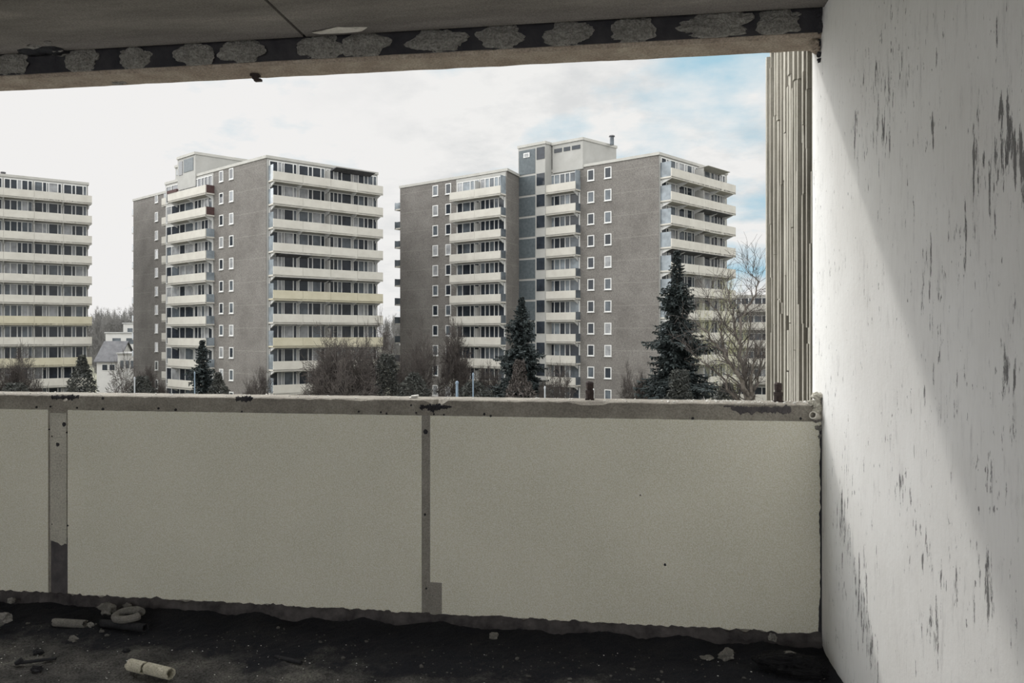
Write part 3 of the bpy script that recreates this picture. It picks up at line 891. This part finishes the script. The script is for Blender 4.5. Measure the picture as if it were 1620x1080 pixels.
# balcony stack on the left face
bL, bR = frL.s_at(265, 1.2), frL.s_at(325, 1.2)
pan = bmesh.new(); frL.box(pan, frL.s_at(338), aEnd - .1, -.05, .03, ZG, roof2 - .3); B2.add('facade', pan, 'pale_panel')
f2 = offs(frL, .03)
for k in range(11):
    zs = zat(zat and 292.0, depth(frL.pt(bR, 1.2))) - .95 - FH * k
    ob = B2.balcony(frL, bR, bL, 1.2, zs, 'balcony', (), [bR + .4, (bR + bL) / 2, bL - .4], (), [])
    pan = bmesh.new(); frL.box(pan, bR + .02, bR + .08, .0, 1.1, zs, zs + 1.0); B2.add('side_screen', pan, 'screen' if k not in (0, 1) else 'flower', ob)
    m_ = (bR + bL) * .5
    B2.unit(f2, frL.s_at(337), m_ - .1, zs + .1, zs + 2.4, (.22, .42, .6, .8)); B2.unit(f2, m_ + .1, aEnd - .4, zs + .1, zs + 2.4, (.3, .5, .8))
    if k == 0:
        bm = bmesh.new(); frL.box(bm, bL - 2.6, bL + .05, 1.0, 1.25, zs + .95, zs + 1.35); B2.add('flower_box', bm, 'flower', ob)
    # the small balconies of the rear wing
    if k > 0:
        q0, q1 = frW.s_at(272, 1.2), frW.s_at(255.5, 1.2)
        z2 = zat(314, depth(frW.pt(q1, 1.2))) - .95 - FH * (k - 1)
        B2.balcony(frW, q0 - 1, q1, 1.2, z2, 'balcony', (), [q1 - .3], (), [])
        B2.unit(offs(frW, .02), q0 - 1, q1, z2 + .1, z2 + 2.4, (.3, .6, .8))
for k in range(9):
    e = frW.pt(wa1, 0); zc = zat(335, depth(e)) - FH * k
    bm = bmesh.new(); fe = Fr(e, e + v * 3.2)
    c = [e + v * .3, e + u * 1.25 + v * .3, e + u * 1.25 + v * 3.2, e + v * 3.2]
    prism(bm, c, zc - .55, zc - .38); B2.add('end_balcony', bm, 'balcony')
    bm = bmesh.new(); prism(bm, [e + u * 1.1 + v * .3, e + u * 1.25 + v * .3, e + u * 1.25 + v * 3.2, e + u * 1.1 + v * 3.2], zc - .55, zc + .55)
    prism(bm, [e + u * .02 + v * .3, e + u * 1.1 + v * .3, e + u * 1.1 + v * .38, e + u * .02 + v * .38], zc - .38, zc + .5)
    B2.add('end_panel', bm, 'screen')
# stair head on the roof
hz = zat(240.5, 98.5)
frH = Fr(W(309, 98.8), W(281, 102.0)); h0 = frH.pt(0, 0); h1 = frH.pt(frH.L, 0)
B2.wall([h0, h1, h1 + v * 8.5, h0 + v * 8.5], hz, 'pale_panel', 'stair_head', roof2 - 1.5)
h2 = frH.pt(frH.L + 1.9, -.6)
B2.wall([h1 - frH.n * .6, h2, h2 + v * 5, h1 + v * 5], hz - .75, 'pale_panel', 'stair_head', roof2 - 1.5)
bm = bmesh.new(); frH.box(bm, frH.s_at(289), frH.s_at(283), 0, .05, hz - 2.4, hz - .6); B2.add('roof_window', bm, 'pane_dark')
bm = bmesh.new(); frH.box(bm, frH.s_at(306), frH.s_at(291), 0, .05, hz - 2.2, hz - .5); B2.add('roof_panel', bm, 'tower_glass')
bm = bmesh.new(); f3 = Fr(h1 - frH.n * .6, h2); f3.box(bm, .4, 1.5, 0, .05, hz - 2.0, hz - 1.3); B2.add('roof_window', bm, 'pane_mid')

# awnings on the right face of the middle block
for (k, s0, s1) in ((4, 1.2, 5.0), (5, .6, 7.8), (0, 8.2, 13.6)):
    zs = B2.roof - 2.85 - FH * k
    bm = bmesh.new(); frR.wedge(bm, s0, s1, .05, 1.55, zs + 2.2, zs + 2.5); B2.add('awning', bm, 'awning')

# --- right block
C3, R3, L3 = W(1042, 89.4), W(1150, 100.8), W(919, 96.3)
roof3 = zat(242, 89.4)
B3 = Block('tallest brown-and-pale apartment tower at right centre, with stair tower and roof block', C3, roof3)
u3 = (L3 - C3).normalized(); v3 = (R3 - C3).normalized()
g3 = Fr(C3, R3); w3 = Fr(C3, L3)
aE = w3.s_at(846)
B3.wall([C3, R3, R3 + u3 * aE, C3 + u3 * aE], roof3)
long_face(B3, g3, 11, 4, 1.6, .3, g3.s_at(1164, 1.6))
for px in (935, 962):
    a = w3.s_at(px); z0 = zat(277 if px < 950 else 273, depth(w3.pt(a, 0)))
    for k in range(12): B3.window(w3, a, z0 - FH * k, 1.0, 1.4)
# balcony stack beside the stair tower
bR, bL = w3.s_at(910, 1.2), w3.s_at(860, 1.2)
bm = bmesh.new(); w3.box(bm, w3.s_at(918), aE, -.05, .03, ZG, roof3 - .3); B3.add('facade', bm, 'pale_panel')
for k in range(11):
    zs = zat(286, depth(w3.pt(bR, 1.2))) - .95 - FH * k
    ob = B3.balcony(w3, bR, bL, 1.2, zs, 'balcony', (), [bR + .4, bL - .3], (), [])
    bm = bmesh.new(); w3.box(bm, bR + .02, bR + .08, 0, 1.1, zs, zs + (1.0 if k else 2.4)); B3.add('side_screen', bm, 'pane_mid' if k else 'screen', ob)
    B3.unit(offs(w3, .03), w3.s_at(917.5), w3.s_at(868), zs + .1, zs + 2.42, (.3, .45, .62, .8), ('pane_dark', 'pane_dark', 'pane_mid', 'screen'))
# rear wing
K3 = W(802, 97.0); E3 = W(633, 108.7); x3 = Fr(K3, E3)
roofw = zat(267.5, 97.0)
F3 = W(821.5, 100.9)
B3.wall([K3, E3, E3 + v3 * 12, K3 + (F3 - K3) * 2.2], roofw)
for px, y in ((689, 301.5), (709.5, 298.5)):
    a = x3.s_at(px); z0 = zat(y, depth(x3.pt(a, 0)))
    for k in range(11): B3.window(x3, a, z0 - FH * k, 1.0, 1.45)
bR, bL = x3.s_at(791.5, 1.2), x3.s_at(711, 1.2)
bm = bmesh.new(); x3.box(bm, .15, x3.s_at(722), -.05, .03, ZG, roofw - .3); B3.add('facade', bm, 'pale_panel')
for k in range(11):
    zs = zat(293, depth(x3.pt(bR, 1.2))) - .95 - FH * k
    ob = B3.balcony(x3, bR, bL, 1.2, zs, 'balcony', (), [bR + .4, bL - .4], [(bR + bL) / 2], [(bR + bL) / 2])
    bm = bmesh.new(); x3.box(bm, bR + .02, bR + .08, 0, 1.1, zs, zs + (1.0 if k else 2.3)); B3.add('side_screen', bm, 'pane_mid' if k else 'screen', ob)
    m_ = (bR + bL) / 2
    pal = ('pane_curtain', 'screen', 'pane_mid') if k == 0 else ('pane_dark', 'pane_dark', 'pane_mid', 'pane_dark')
    B3.unit(offs(x3, .03), .3, m_ - .15, zs + .1, zs + 2.42, (.25, .42, .62, .8), pal); B3.unit(offs(x3, .03), m_ + .05, x3.s_at(724), zs + .1, zs + 2.42, (.22, .4, .75), pal)
for k in range(10):
    e = E3; zc = zat(325, depth(e)) - FH * k
    bm = bmesh.new(); c = [e + v3 * .3, e + u3 * 1.5 + v3 * .3, e + u3 * 1.5 + v3 * 3.4, e + v3 * 3.4]
    prism(bm, c, zc - .55, zc - .36); B3.add('end_balcony', bm, 'balcony')
    bm = bmesh.new(); prism(bm, [e + u3 * 1.35 + v3 * .3, e + u3 * 1.5 + v3 * .3, e + u3 * 1.5 + v3 * 3.4, e + u3 * 1.35 + v3 * 3.4], zc - .55, zc + .55)
    prism(bm, [e + u3 * .02 + v3 * .3, e + u3 * 1.35 + v3 * .3, e + u3 * 1.35 + v3 * .38, e + u3 * .02 + v3 * .38], zc - .36, zc + .5)
    B3.add('end_panel', bm, 'pane_mid' if k else 'screen')
# stair tower
T0, T1 = W(862.5, 98.2), W(820, 100.9); tz = zat(224.5, 98.2); t3 = Fr(T0, T1)
B3.wall([T0, T1, T1 + v3 * 6, T0 + v3 * 6], tz, 'pale_panel', 'stair_tower')
aS = t3.s_at(848)
for k in range(12):
    top = zat(275.5, 99.3) + FH - FH * k - .15 if k else tz - .6
    bot = zat(275.5, 99.3) - FH * k + .12
    bm = bmesh.new(); t3.box(bm, aS + .12, t3.L - .12, 0, .04, bot, top); B3.add('stair_glazing', bm, 'tower_glass')
    zt = zat(232, 98.4) if k == 0 else zat(273.5, 98.4) - FH * (k - 1)
    bm = bmesh.new(); t3.box(bm, .08, aS - .12, 0, .05, zt - 1.55, zt); B3.add('stair_window', bm, 'pane_dark')
bm = bmesh.new(); t3.box(bm, aS + 1.0, aS + 2.0, .03, .1, tz - 1.6, tz - 1.0); f_ = B3.add('vent_frame', bm, 'frame')
bm = bmesh.new(); t3.box(bm, aS + 1.15, aS + 1.85, .1, .12, tz - 1.5, tz - 1.1); B3.add('vent_grille', bm, 'pane_curtain', f_)
# roof block
Q0, Q1 = W(922, 95.9), W(874, 98.8); qz = zat(218.5, 95.9); q3 = Fr(Q0, Q1)
Q2 = W(975, 100.3)
B3.wall([Q0, Q2, Q2 + u3 * q3.L, Q1], qz, 'pale_panel', 'roof_block', zat(268, 96.4))
for p0, p1 in ((918, 905), (902, 892), (889, 877)):
    bm = bmesh.new(); q3.box(bm, q3.s_at(p0), q3.s_at(p1), 0, .05, qz - 1.25, qz - .75); B3.add('roof_window', bm, 'pane_dark')
ch = thing('chimney', 'small dark metal chimney on the roof block of the tallest tower', 'chimney', (*W(968, 98.6), qz + .1))
bm = bmesh.new(); tube(bm, [(0, 0, -.3), (0, 0, .75)], [.28, .28], 10); obj('flue', bm, 'pane_mid', ch)
bm = bmesh.new(); tube(bm, [(0, 0, .78), (0, 0, .92)], [.40, .36], 10); obj('cowl', bm, 'awning', ch)
bm = bmesh.new(); tube(bm, [(0, 0, .7), (0, 0, .8)], [.12, .12], 6); obj('cowl_neck', bm, 'awning', ch)
for (k, s0, s1) in ((2, 8.0, 14.5), (3, 9.0, 12.5), (4, 1.5, 13.5), (0, 8.5, 14.0)):
    zs = B3.roof - 2.85 - FH * k
    bm = bmesh.new(); g3.wedge(bm, s0, s1, .05, 1.6, zs + 2.25, zs + 2.5); B3.add('awning', bm, 'awning' if k in (2, 4) else 'fascia')

# --- left block
A1, E1 = W(0, 98.7), W(139, 104.6)
roof1 = zat(290, 104.6)
B1 = Block('pale apartment tower cut off by the left edge of the picture', A1, roof1)
f1 = Fr(A1, E1); start = f1.pt(-10, 0)
n1_ = f1.n
B1.wall([start, f1.pt(f1.L, 0), f1.pt(f1.L, -13), start - n1_ * 13], roof1)
f1b = Fr(start, f1.pt(f1.L, 0))
long_face(B1, f1b, 12, 6, 1.5, .3, f1b.s_at(145.5, 1.5), left_screen=False, yellow=(6, 8))
p = W(5, 101)
ch = thing('chimney', 'small dark vent stack on the roof of the left tower', 'chimney', (p.x, p.y, roof1 + .1))
bm = bmesh.new(); tube(bm, [(0, 0, -.2), (0, 0, .55)], [.25, .25], 10); obj('flue', bm, 'awning', ch)
bm = bmesh.new(); tube(bm, [(0, 0, .55), (0, 0, .7)], [.33, .3], 10); obj('cowl', bm, 'awning', ch)

# --- far low block at right, seen past the conifer
A4, E4 = W(1150, 118), W(1235, 116)
roof4 = zat(468, 118)
B4 = Block('low cream terraced block in the gap left of the ribbed wall', A4, roof4)
f4 = Fr(A4, E4)
B4.wall([A4, E4, E4 - f4.n * 10, A4 - f4.n * 10], roof4, 'pale_panel')
for k in range(6):
    zs = roof4 - 2.3 - FH * k
    B4.balcony(f4, .1 + (1.6 if k == 0 else 0), f4.L, 1.5, zs, 'balcony', (), (), (), [f4.L * .5])
    B4.unit(f4, .3, f4.L * .5, zs + .1, zs + 2.0, (.3, .5, .8)); B4.unit(f4, f4.L * .5 + .1, f4.L - .1, zs + .1, zs + 2.0, (.3, .5, .8))

# ------------------------------------------------------------------ houses in the left gap
def house(px0, px1, Z, py_eave, py_ridge, label, dz=7.0):
    a, b_ = W(px0, Z), W(px1, Z); f = Fr(a, b_)
    t = thing('house', label, 'house', (a.x, a.y, ZG)); off = Vector((a.x, a.y, ZG))
    ze, zr = zat(py_eave, Z), zat(py_ridge, Z + dz / 2)
    bm = bmesh.new()
    c = [f.pt(0, 0), f.pt(f.L, 0), f.pt(f.L, -dz), f.pt(0, -dz)]
    prism(bm, c, ZG, ze)
    for s_ in (0, f.L):                                       # gables
        g = [f.pt(s_, 0), f.pt(s_, -dz), f.pt(s_, -dz / 2)]
        vs = [bm.verts.new((g[0].x, g[0].y, ze)), bm.verts.new((g[1].x, g[1].y, ze)), bm.verts.new((g[2].x, g[2].y, zr))]; bm.faces.new(vs)
    for v_ in bm.verts: v_.co -= off
    obj('wall', bm, 'house', t)
    bm = bmesh.new()
    for sg in (0, 1):
        e0, e1 = (.4, .4) if sg == 0 else (-dz - .4, -dz - .4)
        p_ = [f.pt(-.4, e0), f.pt(f.L + .4, e1), f.pt(f.L + .4, -dz / 2), f.pt(-.4, -dz / 2)]
        zz = [ze - .25, ze - .25, zr, zr]
        hexa(bm, [(q.x, q.y, z_) for q, z_ in zip(p_, zz)] + [(q.x, q.y, z_ + .22) for q, z_ in zip(p_, zz)])
    for v_ in bm.verts: v_.co -= off
    obj('roof', bm, 'roof_dark', t)
    for s_ in (.25, .6):
        bm = bmesh.new(); f.box(bm, f.L * s_, f.L * s_ + 1.2, 0, .06, ze - 1.9, ze - .6)
        for v_ in bm.verts: v_.co -= off
        w_ = obj('window', bm, 'frame', t)
        bm = bmesh.new(); f.box(bm, f.L * s_ + .1, f.L * s_ + 1.1, .06, .08, ze - 1.8, ze - .7)
        for v_ in bm.verts: v_.co -= off
        obj('pane', bm, 'pane_dark', w_)
    return t


house(153, 186, 150, 571, 541, 'white house with steep dark tiled roof in the left gap between towers')


def flat_house(px0, px1, Z, py, label, dz=10):
    a, b_ = W(px0, Z), W(px1, Z); f = Fr(a, b_); off = Vector((a.x, a.y, ZG))
    t = thing('house', label, 'house', tuple(off)); z = zat(py, Z)
    bm = bmesh.new(); prism(bm, [f.pt(0, 0), f.pt(f.L, 0), f.pt(f.L, -dz), f.pt(0, -dz)], ZG, z)
    for v_ in bm.verts: v_.co -= off
    obj('wall', bm, 'house', t)
    bm = bmesh.new(); prism(bm, [f.pt(-.2, .2), f.pt(f.L + .2, .2), f.pt(f.L + .2, -dz), f.pt(-.2, -dz)], z, z + .3)
    for v_ in bm.verts: v_.co -= off
    obj('roof', bm, 'roofing', t)
    for s_ in (.15, .45, .72):
        bm = bmesh.new(); f.box(bm, f.L * s_, f.L * s_ + f.L * .18, 0, .05, z - 2.6, z - 1.2)
        for v_ in bm.verts: v_.co -= off
        obj('window', bm, 'pane_mid', t)


flat_house(167, 240, 185, 527, 'long white flat-roofed house behind the steep dark roof')
flat_house(195, 240, 205, 512, 'white flat-roofed upper building beside the middle tower, topmost in the left gap')
flat_house(186, 215, 140, 560, 'small white flat-roofed house touching the brown edge of the middle tower', 6)


# ------------------------------------------------------------------ trees
def conifer(px, Z, py_top, wpx, label, seed, nb=150, skirt=0.0, group='dark conifers in front of the towers'):
    """spruce: whorls of drooping boughs carrying sprays of needles"""
    rnd = random.Random(seed); p = W(px, Z); top = zat(py_top, Z) - ZG; R = wpx / 2 * Z / F / .60
    t = thing('conifer', label, 'tree', (p.x, p.y, ZG), group)
    bm = bmesh.new(); tube(bm, [(0, 0, 0), (0, 0, top * .5), (0, 0, top * .97)], [.26, .16, .02], 8); obj('trunk', bm, 'bark', t)
    bm = bmesh.new()
    z_low = top * .12
    for i in range(nb):
        f = (i + rnd.random()) / nb
        z = z_low + (top - z_low) * (1 - (1 - f) ** 1.0)
        prof = (1 - f) ** (.84 if skirt == 0 else .78) * (0.88 + .22 * math.sin(f * 31 + seed) + .12 * math.sin(f * 71))
        L = max(.16, R * prof * rnd.uniform(.62, 1.15)); az = i * 2.39996 + rnd.uniform(-.3, .3)
        d = Vector((math.cos(az), math.sin(az), 0)); side = Vector((-d.y, d.x, 0))
        steps = max(4, int(L / .13)); pts = []
        for k in range(steps + 1):
            s_ = k / steps
            pts.append(d * (L * s_) + Vector((0, 0, z + L * ((.30 if f > .7 else .10) * s_ - .42 * s_ * s_ + .26 * s_ ** 4))))
        tube(bm, pts, [.045 * (1 - .8 * k / steps) for k in range(steps + 1)], 3, False)
        for k in range(1, steps + 1):
            s_ = k / steps; w = min(.75, L * .36) * (1.12 - s_) * rnd.uniform(.6, 1.2) + .12
            for sg in (-1, 1, -1, 1, 0):
                e = pts[k] + side * sg * w * rnd.uniform(.6, 1) + d * w * rnd.uniform(.45, 1.0) + Vector((0, 0, w * rnd.uniform(-.55, .15)))
                if sg == 0: e = pts[k] + Vector((rnd.uniform(-.1, .1), rnd.uniform(-.1, .1), -rnd.uniform(.12, .42) * (1 if L > .8 else .4))) + d * .1
                ax = (e - pts[k]); nn = ax.cross(Vector((rnd.gauss(0, .5), rnd.gauss(0, .5), 1))).normalized() * rnd.uniform(.045, .10)
                m_ = pts[k].lerp(e, .45)
                bm.faces.new([bm.verts.new(pts[k]), bm.verts.new(m_ + nn), bm.verts.new(e), bm.verts.new(m_ - nn)])
    tube(bm, [(0, 0, top * .93), (0, 0, top)], [.03, .01], 4)
    me = bpy.data.meshes.new('foliage'); bm.to_mesh(me); bm.free(); me.materials.append(M['needle'])
    o = bpy.data.objects.new('foliage', me); COL.objects.link(o); o.parent = t
    return t


def bare_tree(px, Z, py_top, wpx, label, seed, stems=1, mat='twig', levels=5, lean=0.0, group='bare winter trees in front of the towers', dense=1.2, limbs=None, base_py=None, twig=.019):
    rnd = random.Random(seed); p = W(px, Z); H = zat(py_top, Z) - ZG; Wd = wpx / 2 * Z / F
    t = thing('bare_tree', label, 'tree', (p.x, p.y, ZG), group)
    bt, bw = bmesh.new(), bmesh.new()

    def grow(P, D, L, r, lv):
        n = 4 if lv < 3 else 3; pts = [P]; d = D.copy(); rr = [r]
        for k in range(n):
            d = (d + Vector((rnd.gauss(0, .2), rnd.gauss(0, .2), rnd.gauss(.02, .13)))).normalized()
            P = P + d * (L / n); pts.append(P); rr.append(r * (1 - .45 * (k + 1) / n))
        tube(bt if lv < 2 else bw, pts, rr, 7 if lv == 0 else (5 if lv < 3 else 3), False)
        if lv >= levels: return
        nb = int((3 if lv == 0 else rnd.choice((3, 4))) * dense + .5)
        for j in range(nb):
            s_ = rnd.uniform(.35, 1.0) if j else 1.0
            i0 = min(n - 1, int(s_ * n)); q = pts[i0].lerp(pts[i0 + 1], s_ * n - i0)
            ax = d.cross(Vector((rnd.gauss(0, 1), rnd.gauss(0, 1), rnd.gauss(0, 1)))).normalized()
            ang = rnd.uniform(.45, 1.1) if j else rnd.uniform(.1, .45)
            dn = (Matrix.Rotation(ang, 3, ax) @ d); dn.z += .04; dn.normalize()
            grow(q, dn, L * rnd.uniform(.58, .82), max(twig, rr[i0 + 1] * rnd.uniform(.5, .72)), lv + 1)

    for lb in limbs or ():
        # a main limb followed bough by bough, with side twigs all along it
        r0, depth_j, path = lb; pts = []
        for i, (lx, ly) in enumerate(path):
            zz_ = Z + depth_j * i / max(1, len(path) - 1); q = W(lx, zz_); pts.append(Vector((q.x - p.x, q.y - p.y, zat(ly, zz_) - ZG)))
        fine = []
        for a, b in zip(pts, pts[1:]):
            for k in range(4): fine.append(a.lerp(b, k / 4) + Vector((rnd.gauss(0, .07), rnd.gauss(0, .07), rnd.gauss(0, .04))) * (1 if fine else 0))
        fine.append(pts[-1]); n = len(fine)
        rr = [r0 * (1 - .8 * k / (n - 1)) for k in range(n)]
        tube(bt, fine, rr, 7, False)
        for k in range(3, n):
            for j in range(3 if k > n * .6 else 2):
                d = (fine[k] - fine[k - 1]).normalized(); ax = d.cross(Vector((rnd.gauss(0, 1), rnd.gauss(0, 1), rnd.gauss(0, 1)))).normalized()
                grow(fine[k], (Matrix.Rotation(rnd.uniform(.4, 1.0), 3, ax) @ d + Vector((0, 0, .25))).normalized(), rnd.uniform(.7, 1.7), max(twig, rr[k] * .4), 4)
    for s_ in range(0 if limbs else stems):
        a = 2 * PI * s_ / max(stems, 1) + rnd.random(); tilt = 0.08 if stems == 1 else rnd.uniform(.25, .5)
        D = Vector((math.cos(a) * tilt + lean, math.sin(a) * tilt, 1)).normalized()
        grow(Vector((math.cos(a) * .15, math.sin(a) * .15, -.1)) if stems > 1 else Vector((0, 0, -.1)), D, H * .34, .030 * H / (1 if stems == 1 else 1.9) * .6, 0)
    # fit the crown to its size
    if limbs:
        obj('trunk', bt, 'bark', t); obj('twigs', bw, mat, t); return t
    zs = [v.co.z for b in (bt, bw) for v in b.verts]; xs = sorted(math.hypot(v.co.x, v.co.y) for v in bw.verts)
    kz = H / max(zs); kr = Wd / xs[int(len(xs) * .96)]
    for b in (bt, bw):
        for v_ in b.verts: v_.co.z = max(v_.co.z, -.1) * kz; f_ = kr if kr < 1.0 else min(kr, 1.6); v_.co.x *= f_; v_.co.y *= f_
    obj('trunk', bt, 'bark', t); obj('twigs', bw, mat, t)
    return t


def bush(px, Z, py_top, wpx, label, seed, mat='hedge', group='dark evergreen shrubs'):
    rnd = random.Random(seed); p = W(px, Z); H = zat(py_top, Z) - ZG; R = wpx / 2 * Z / F
    t = thing('evergreen_shrub', label, 'shrub', (p.x, p.y, ZG), group)
    bm = bmesh.new(); tube(bm, [(0, 0, 0), (.1, 0, H * .6)], [.12, .04], 6); obj('stem', bm, 'bark', t)
    bm = bmesh.new()
    for i in range(5200):
        f = rnd.random(); z = H * f; prof = (math.sin(PI * min(1, f * .85 + .12)) ** .6) * (1 + .25 * math.sin(f * 17 + seed))
        a = rnd.uniform(0, 2 * PI); rr = R * prof * math.sqrt(rnd.uniform(.25, 1)) * rnd.uniform(.8, 1.1)
        c = Vector((rr * math.cos(a), rr * math.sin(a), z)); s_ = .10 + .12 * rnd.random()
        d1 = Vector((rnd.gauss(0, 1), rnd.gauss(0, 1), rnd.gauss(0, 1))).normalized() * s_; d2 = d1.cross(Vector((rnd.gauss(0, 1), rnd.gauss(0, 1), rnd.gauss(0, 1)))).normalized() * s_ * .28
        bm.faces.new([bm.verts.new(c - d1), bm.verts.new(c + d2), bm.verts.new(c + d1), bm.verts.new(c - d2)])
    me = bpy.data.meshes.new('foliage'); bm.to_mesh(me); bm.free(); me.materials.append(M[mat])
    o = bpy.data.objects.new('foliage', me); COL.objects.link(o); o.parent = t
    return t


conifer(1071, 58, 396, 108, 'tallest dark conifer in front of the right tower, with ragged drooping boughs', 3, 460)
conifer(825, 64, 470, 98, 'dark conifer in front of the stair tower of the tallest block', 8, 420, 1.0)
conifer(320, 66, 538, 58, 'small dark conifer in front of the middle tower balconies', 5, 300, 1.0)

bare_tree(1186, 46, 420, 130, 'large bare many-stemmed tree right of the tallest conifer, by the ribbed wall', 11, mat='twig', levels=5, twig=.011, limbs=[
    (.24, 0, [(1186, 800), (1187, 700), (1186, 640), (1187, 612)]),
    (.17, -1, [(1187, 640), (1175, 604), (1150, 567), (1133, 546), (1100, 508)]),
    (.13, 1, [(1182, 700), (1166, 632), (1142, 596), (1096, 560)]),
    (.17, 1, [(1186, 650), (1177, 612), (1168, 545), (1160, 500), (1150, 455)]),
    (.10, 1.5, [(1168, 545), (1172, 505), (1192, 471), (1199, 448), (1180, 424)]),
    (.14, 1, [(1188, 660), (1193, 615), (1203, 580), (1214, 545)]),
    (.12, -1, [(1187, 640), (1188, 596), (1198, 560), (1213, 520)]),
    (.10, 2, [(1187, 650), (1180, 590), (1184, 540), (1186, 490)]),
    (.09, -1, [(1150, 567), (1140, 530), (1138, 500), (1120, 470)])])
bare_tree(1135, 62, 415, 120, 'bare tree with yellowish budding twigs just right of the tallest conifer', 17, 2, 'twig_green', 6, 0, dense=1.1, twig=.014)
bare_tree(690, 70, 486, 140, 'dense bare tree in front of the left wing of the tallest tower', 23, 2, 'twig', 6, 0)
bare_tree(600, 66, 478, 90, 'bare tree in the gap between the middle and the tallest tower', 29, 1, 'twig', 6, 0)
bare_tree(520, 60, 505, 165, 'wide bare tree in front of the right balconies of the middle tower', 31, 3, 'twig', 6, 0)
bare_tree(46, 62, 532, 90, 'round bare tree in front of the left tower', 37, 3, 'twig', 6, 0)
bare_tree(405, 70, 572, 60, 'small bare shrubby tree at the corner of the middle tower', 41, 4, 'twig', 5, 0)
bare_tree(190, 75, 545, 66, 'bare tree in the left gap in front of the white houses', 43, 1, 'twig', 5, 0)
bare_tree(238, 80, 570, 50, 'small bare tree at the brown left edge of the middle tower', 47, 2, 'twig', 6, 0)
bare_tree(880, 60, 560, 90, 'low bare tree right of the middle conifer', 53, 2, 'twig', 5, 0)
bare_tree(1020, 66, 560, 70, 'low bare tree left of the tallest conifer', 59, 2, 'twig', 6, 0)
bare_tree(765, 72, 560, 90, 'low bare tree left of the middle conifer', 61, 2, 'twig', 6, 0)
bush(130, 60, 562, 46, 'dark evergreen shrub right of the round bare tree by the left tower', 1)
bush(822, 56, 570, 56, 'brown shrub below the middle conifer', 2, 'twig')
bush(1075, 54, 585, 70, 'dark shrub at the foot of the tallest conifer', 3)
bush(612, 64, 560, 60, 'dark shrub in the gap between the middle and the tallest tower', 4)
bush(655, 60, 590, 70, 'dark low shrub at the left wing of the tallest tower', 6)
bush(345, 64, 590, 40, 'dark low shrub right of the small conifer', 7)
bush(225, 66, 596, 70, 'dark low shrub at the foot of the brown left edge of the middle tower', 8)
bush(25, 58, 606, 90, 'dark low shrub at the foot of the left tower', 9)
bush(560, 60, 604, 110, 'dark low shrub under the wide bare tree', 10)
bush(750, 62, 604, 90, 'dark low shrub behind the blue posts', 12)
bush(1150, 50, 606, 70, 'dark low shrub under the large bare tree by the ribbed wall', 13)

# far wood on the skyline, seen in the gaps: one tree, then copies
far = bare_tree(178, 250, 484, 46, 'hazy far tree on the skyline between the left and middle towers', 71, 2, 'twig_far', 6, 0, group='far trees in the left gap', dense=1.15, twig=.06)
rnd = random.Random(77)


def copy_tree(o):
    c = o.copy(); COL.objects.link(c)
    for ch_ in o.children:
        d = ch_.copy(); COL.objects.link(d); d.parent = c
    return c


for i, px in enumerate((148, 153, 158, 164, 169, 174, 184, 189, 195, 201, 207, 150, 161, 172, 193, 204)):
    c = copy_tree(far); q = W(px, 235 + rnd.uniform(-12, 60)); c.location = (q.x, q.y, ZG); c.rotation_euler.z = rnd.uniform(0, 6); s_ = rnd.uniform(.85, 1.08); c.scale = (s_, s_, s_)
for i, px in enumerate((608, 614, 620, 627, 632)):
    c = copy_tree(far); q = W(px, 250 + rnd.uniform(-12, 40)); c.location = (q.x, q.y, ZG); c.rotation_euler.z = rnd.uniform(0, 6); s_ = rnd.uniform(.8, .95); c.scale = (s_, s_, s_)
    c['label'] = 'hazy far tree on the skyline between the middle and the tallest tower'; c['group'] = 'far trees in the middle gap'


# ------------------------------------------------------------------ street posts
def post(px, Z, py, r, mat, label, cap=True, arm=False):
    p = W(px, Z); h = zat(py, Z) - ZG
    t = thing('street_post', label, 'post', (p.x, p.y, ZG), 'posts beyond the parapet')
    bm = bmesh.new(); tube(bm, [(0, 0, -.1), (0, 0, h * .3), (0, 0, h)], [r * 1.25, r, r * .85], 10); obj('pole', bm, mat, t)
    bm = bmesh.new(); tube(bm, [(0, 0, h), (0, 0, h + .12), (0, 0, h + .2)], [r * 1.1, r * 1.1, r * .3], 10); obj('cap', bm, mat, t)


post(723, 50, 607, .10, 'post', 'short thick blue-grey post tip left of the thin taller post')
post(748.5, 50, 594, .055, 'post', 'thin tall blue-grey post right of the short thick post')
post(862, 52, 615, .06, 'post_pale', 'pale thin post right of the middle conifer')
post(213, 56, 600, .06, 'post_pale', 'pale thin post at the foot of the brown left edge of the middle tower')
post(308, 54, 592, .05, 'post', 'thin blue-grey post in front of the small conifer')
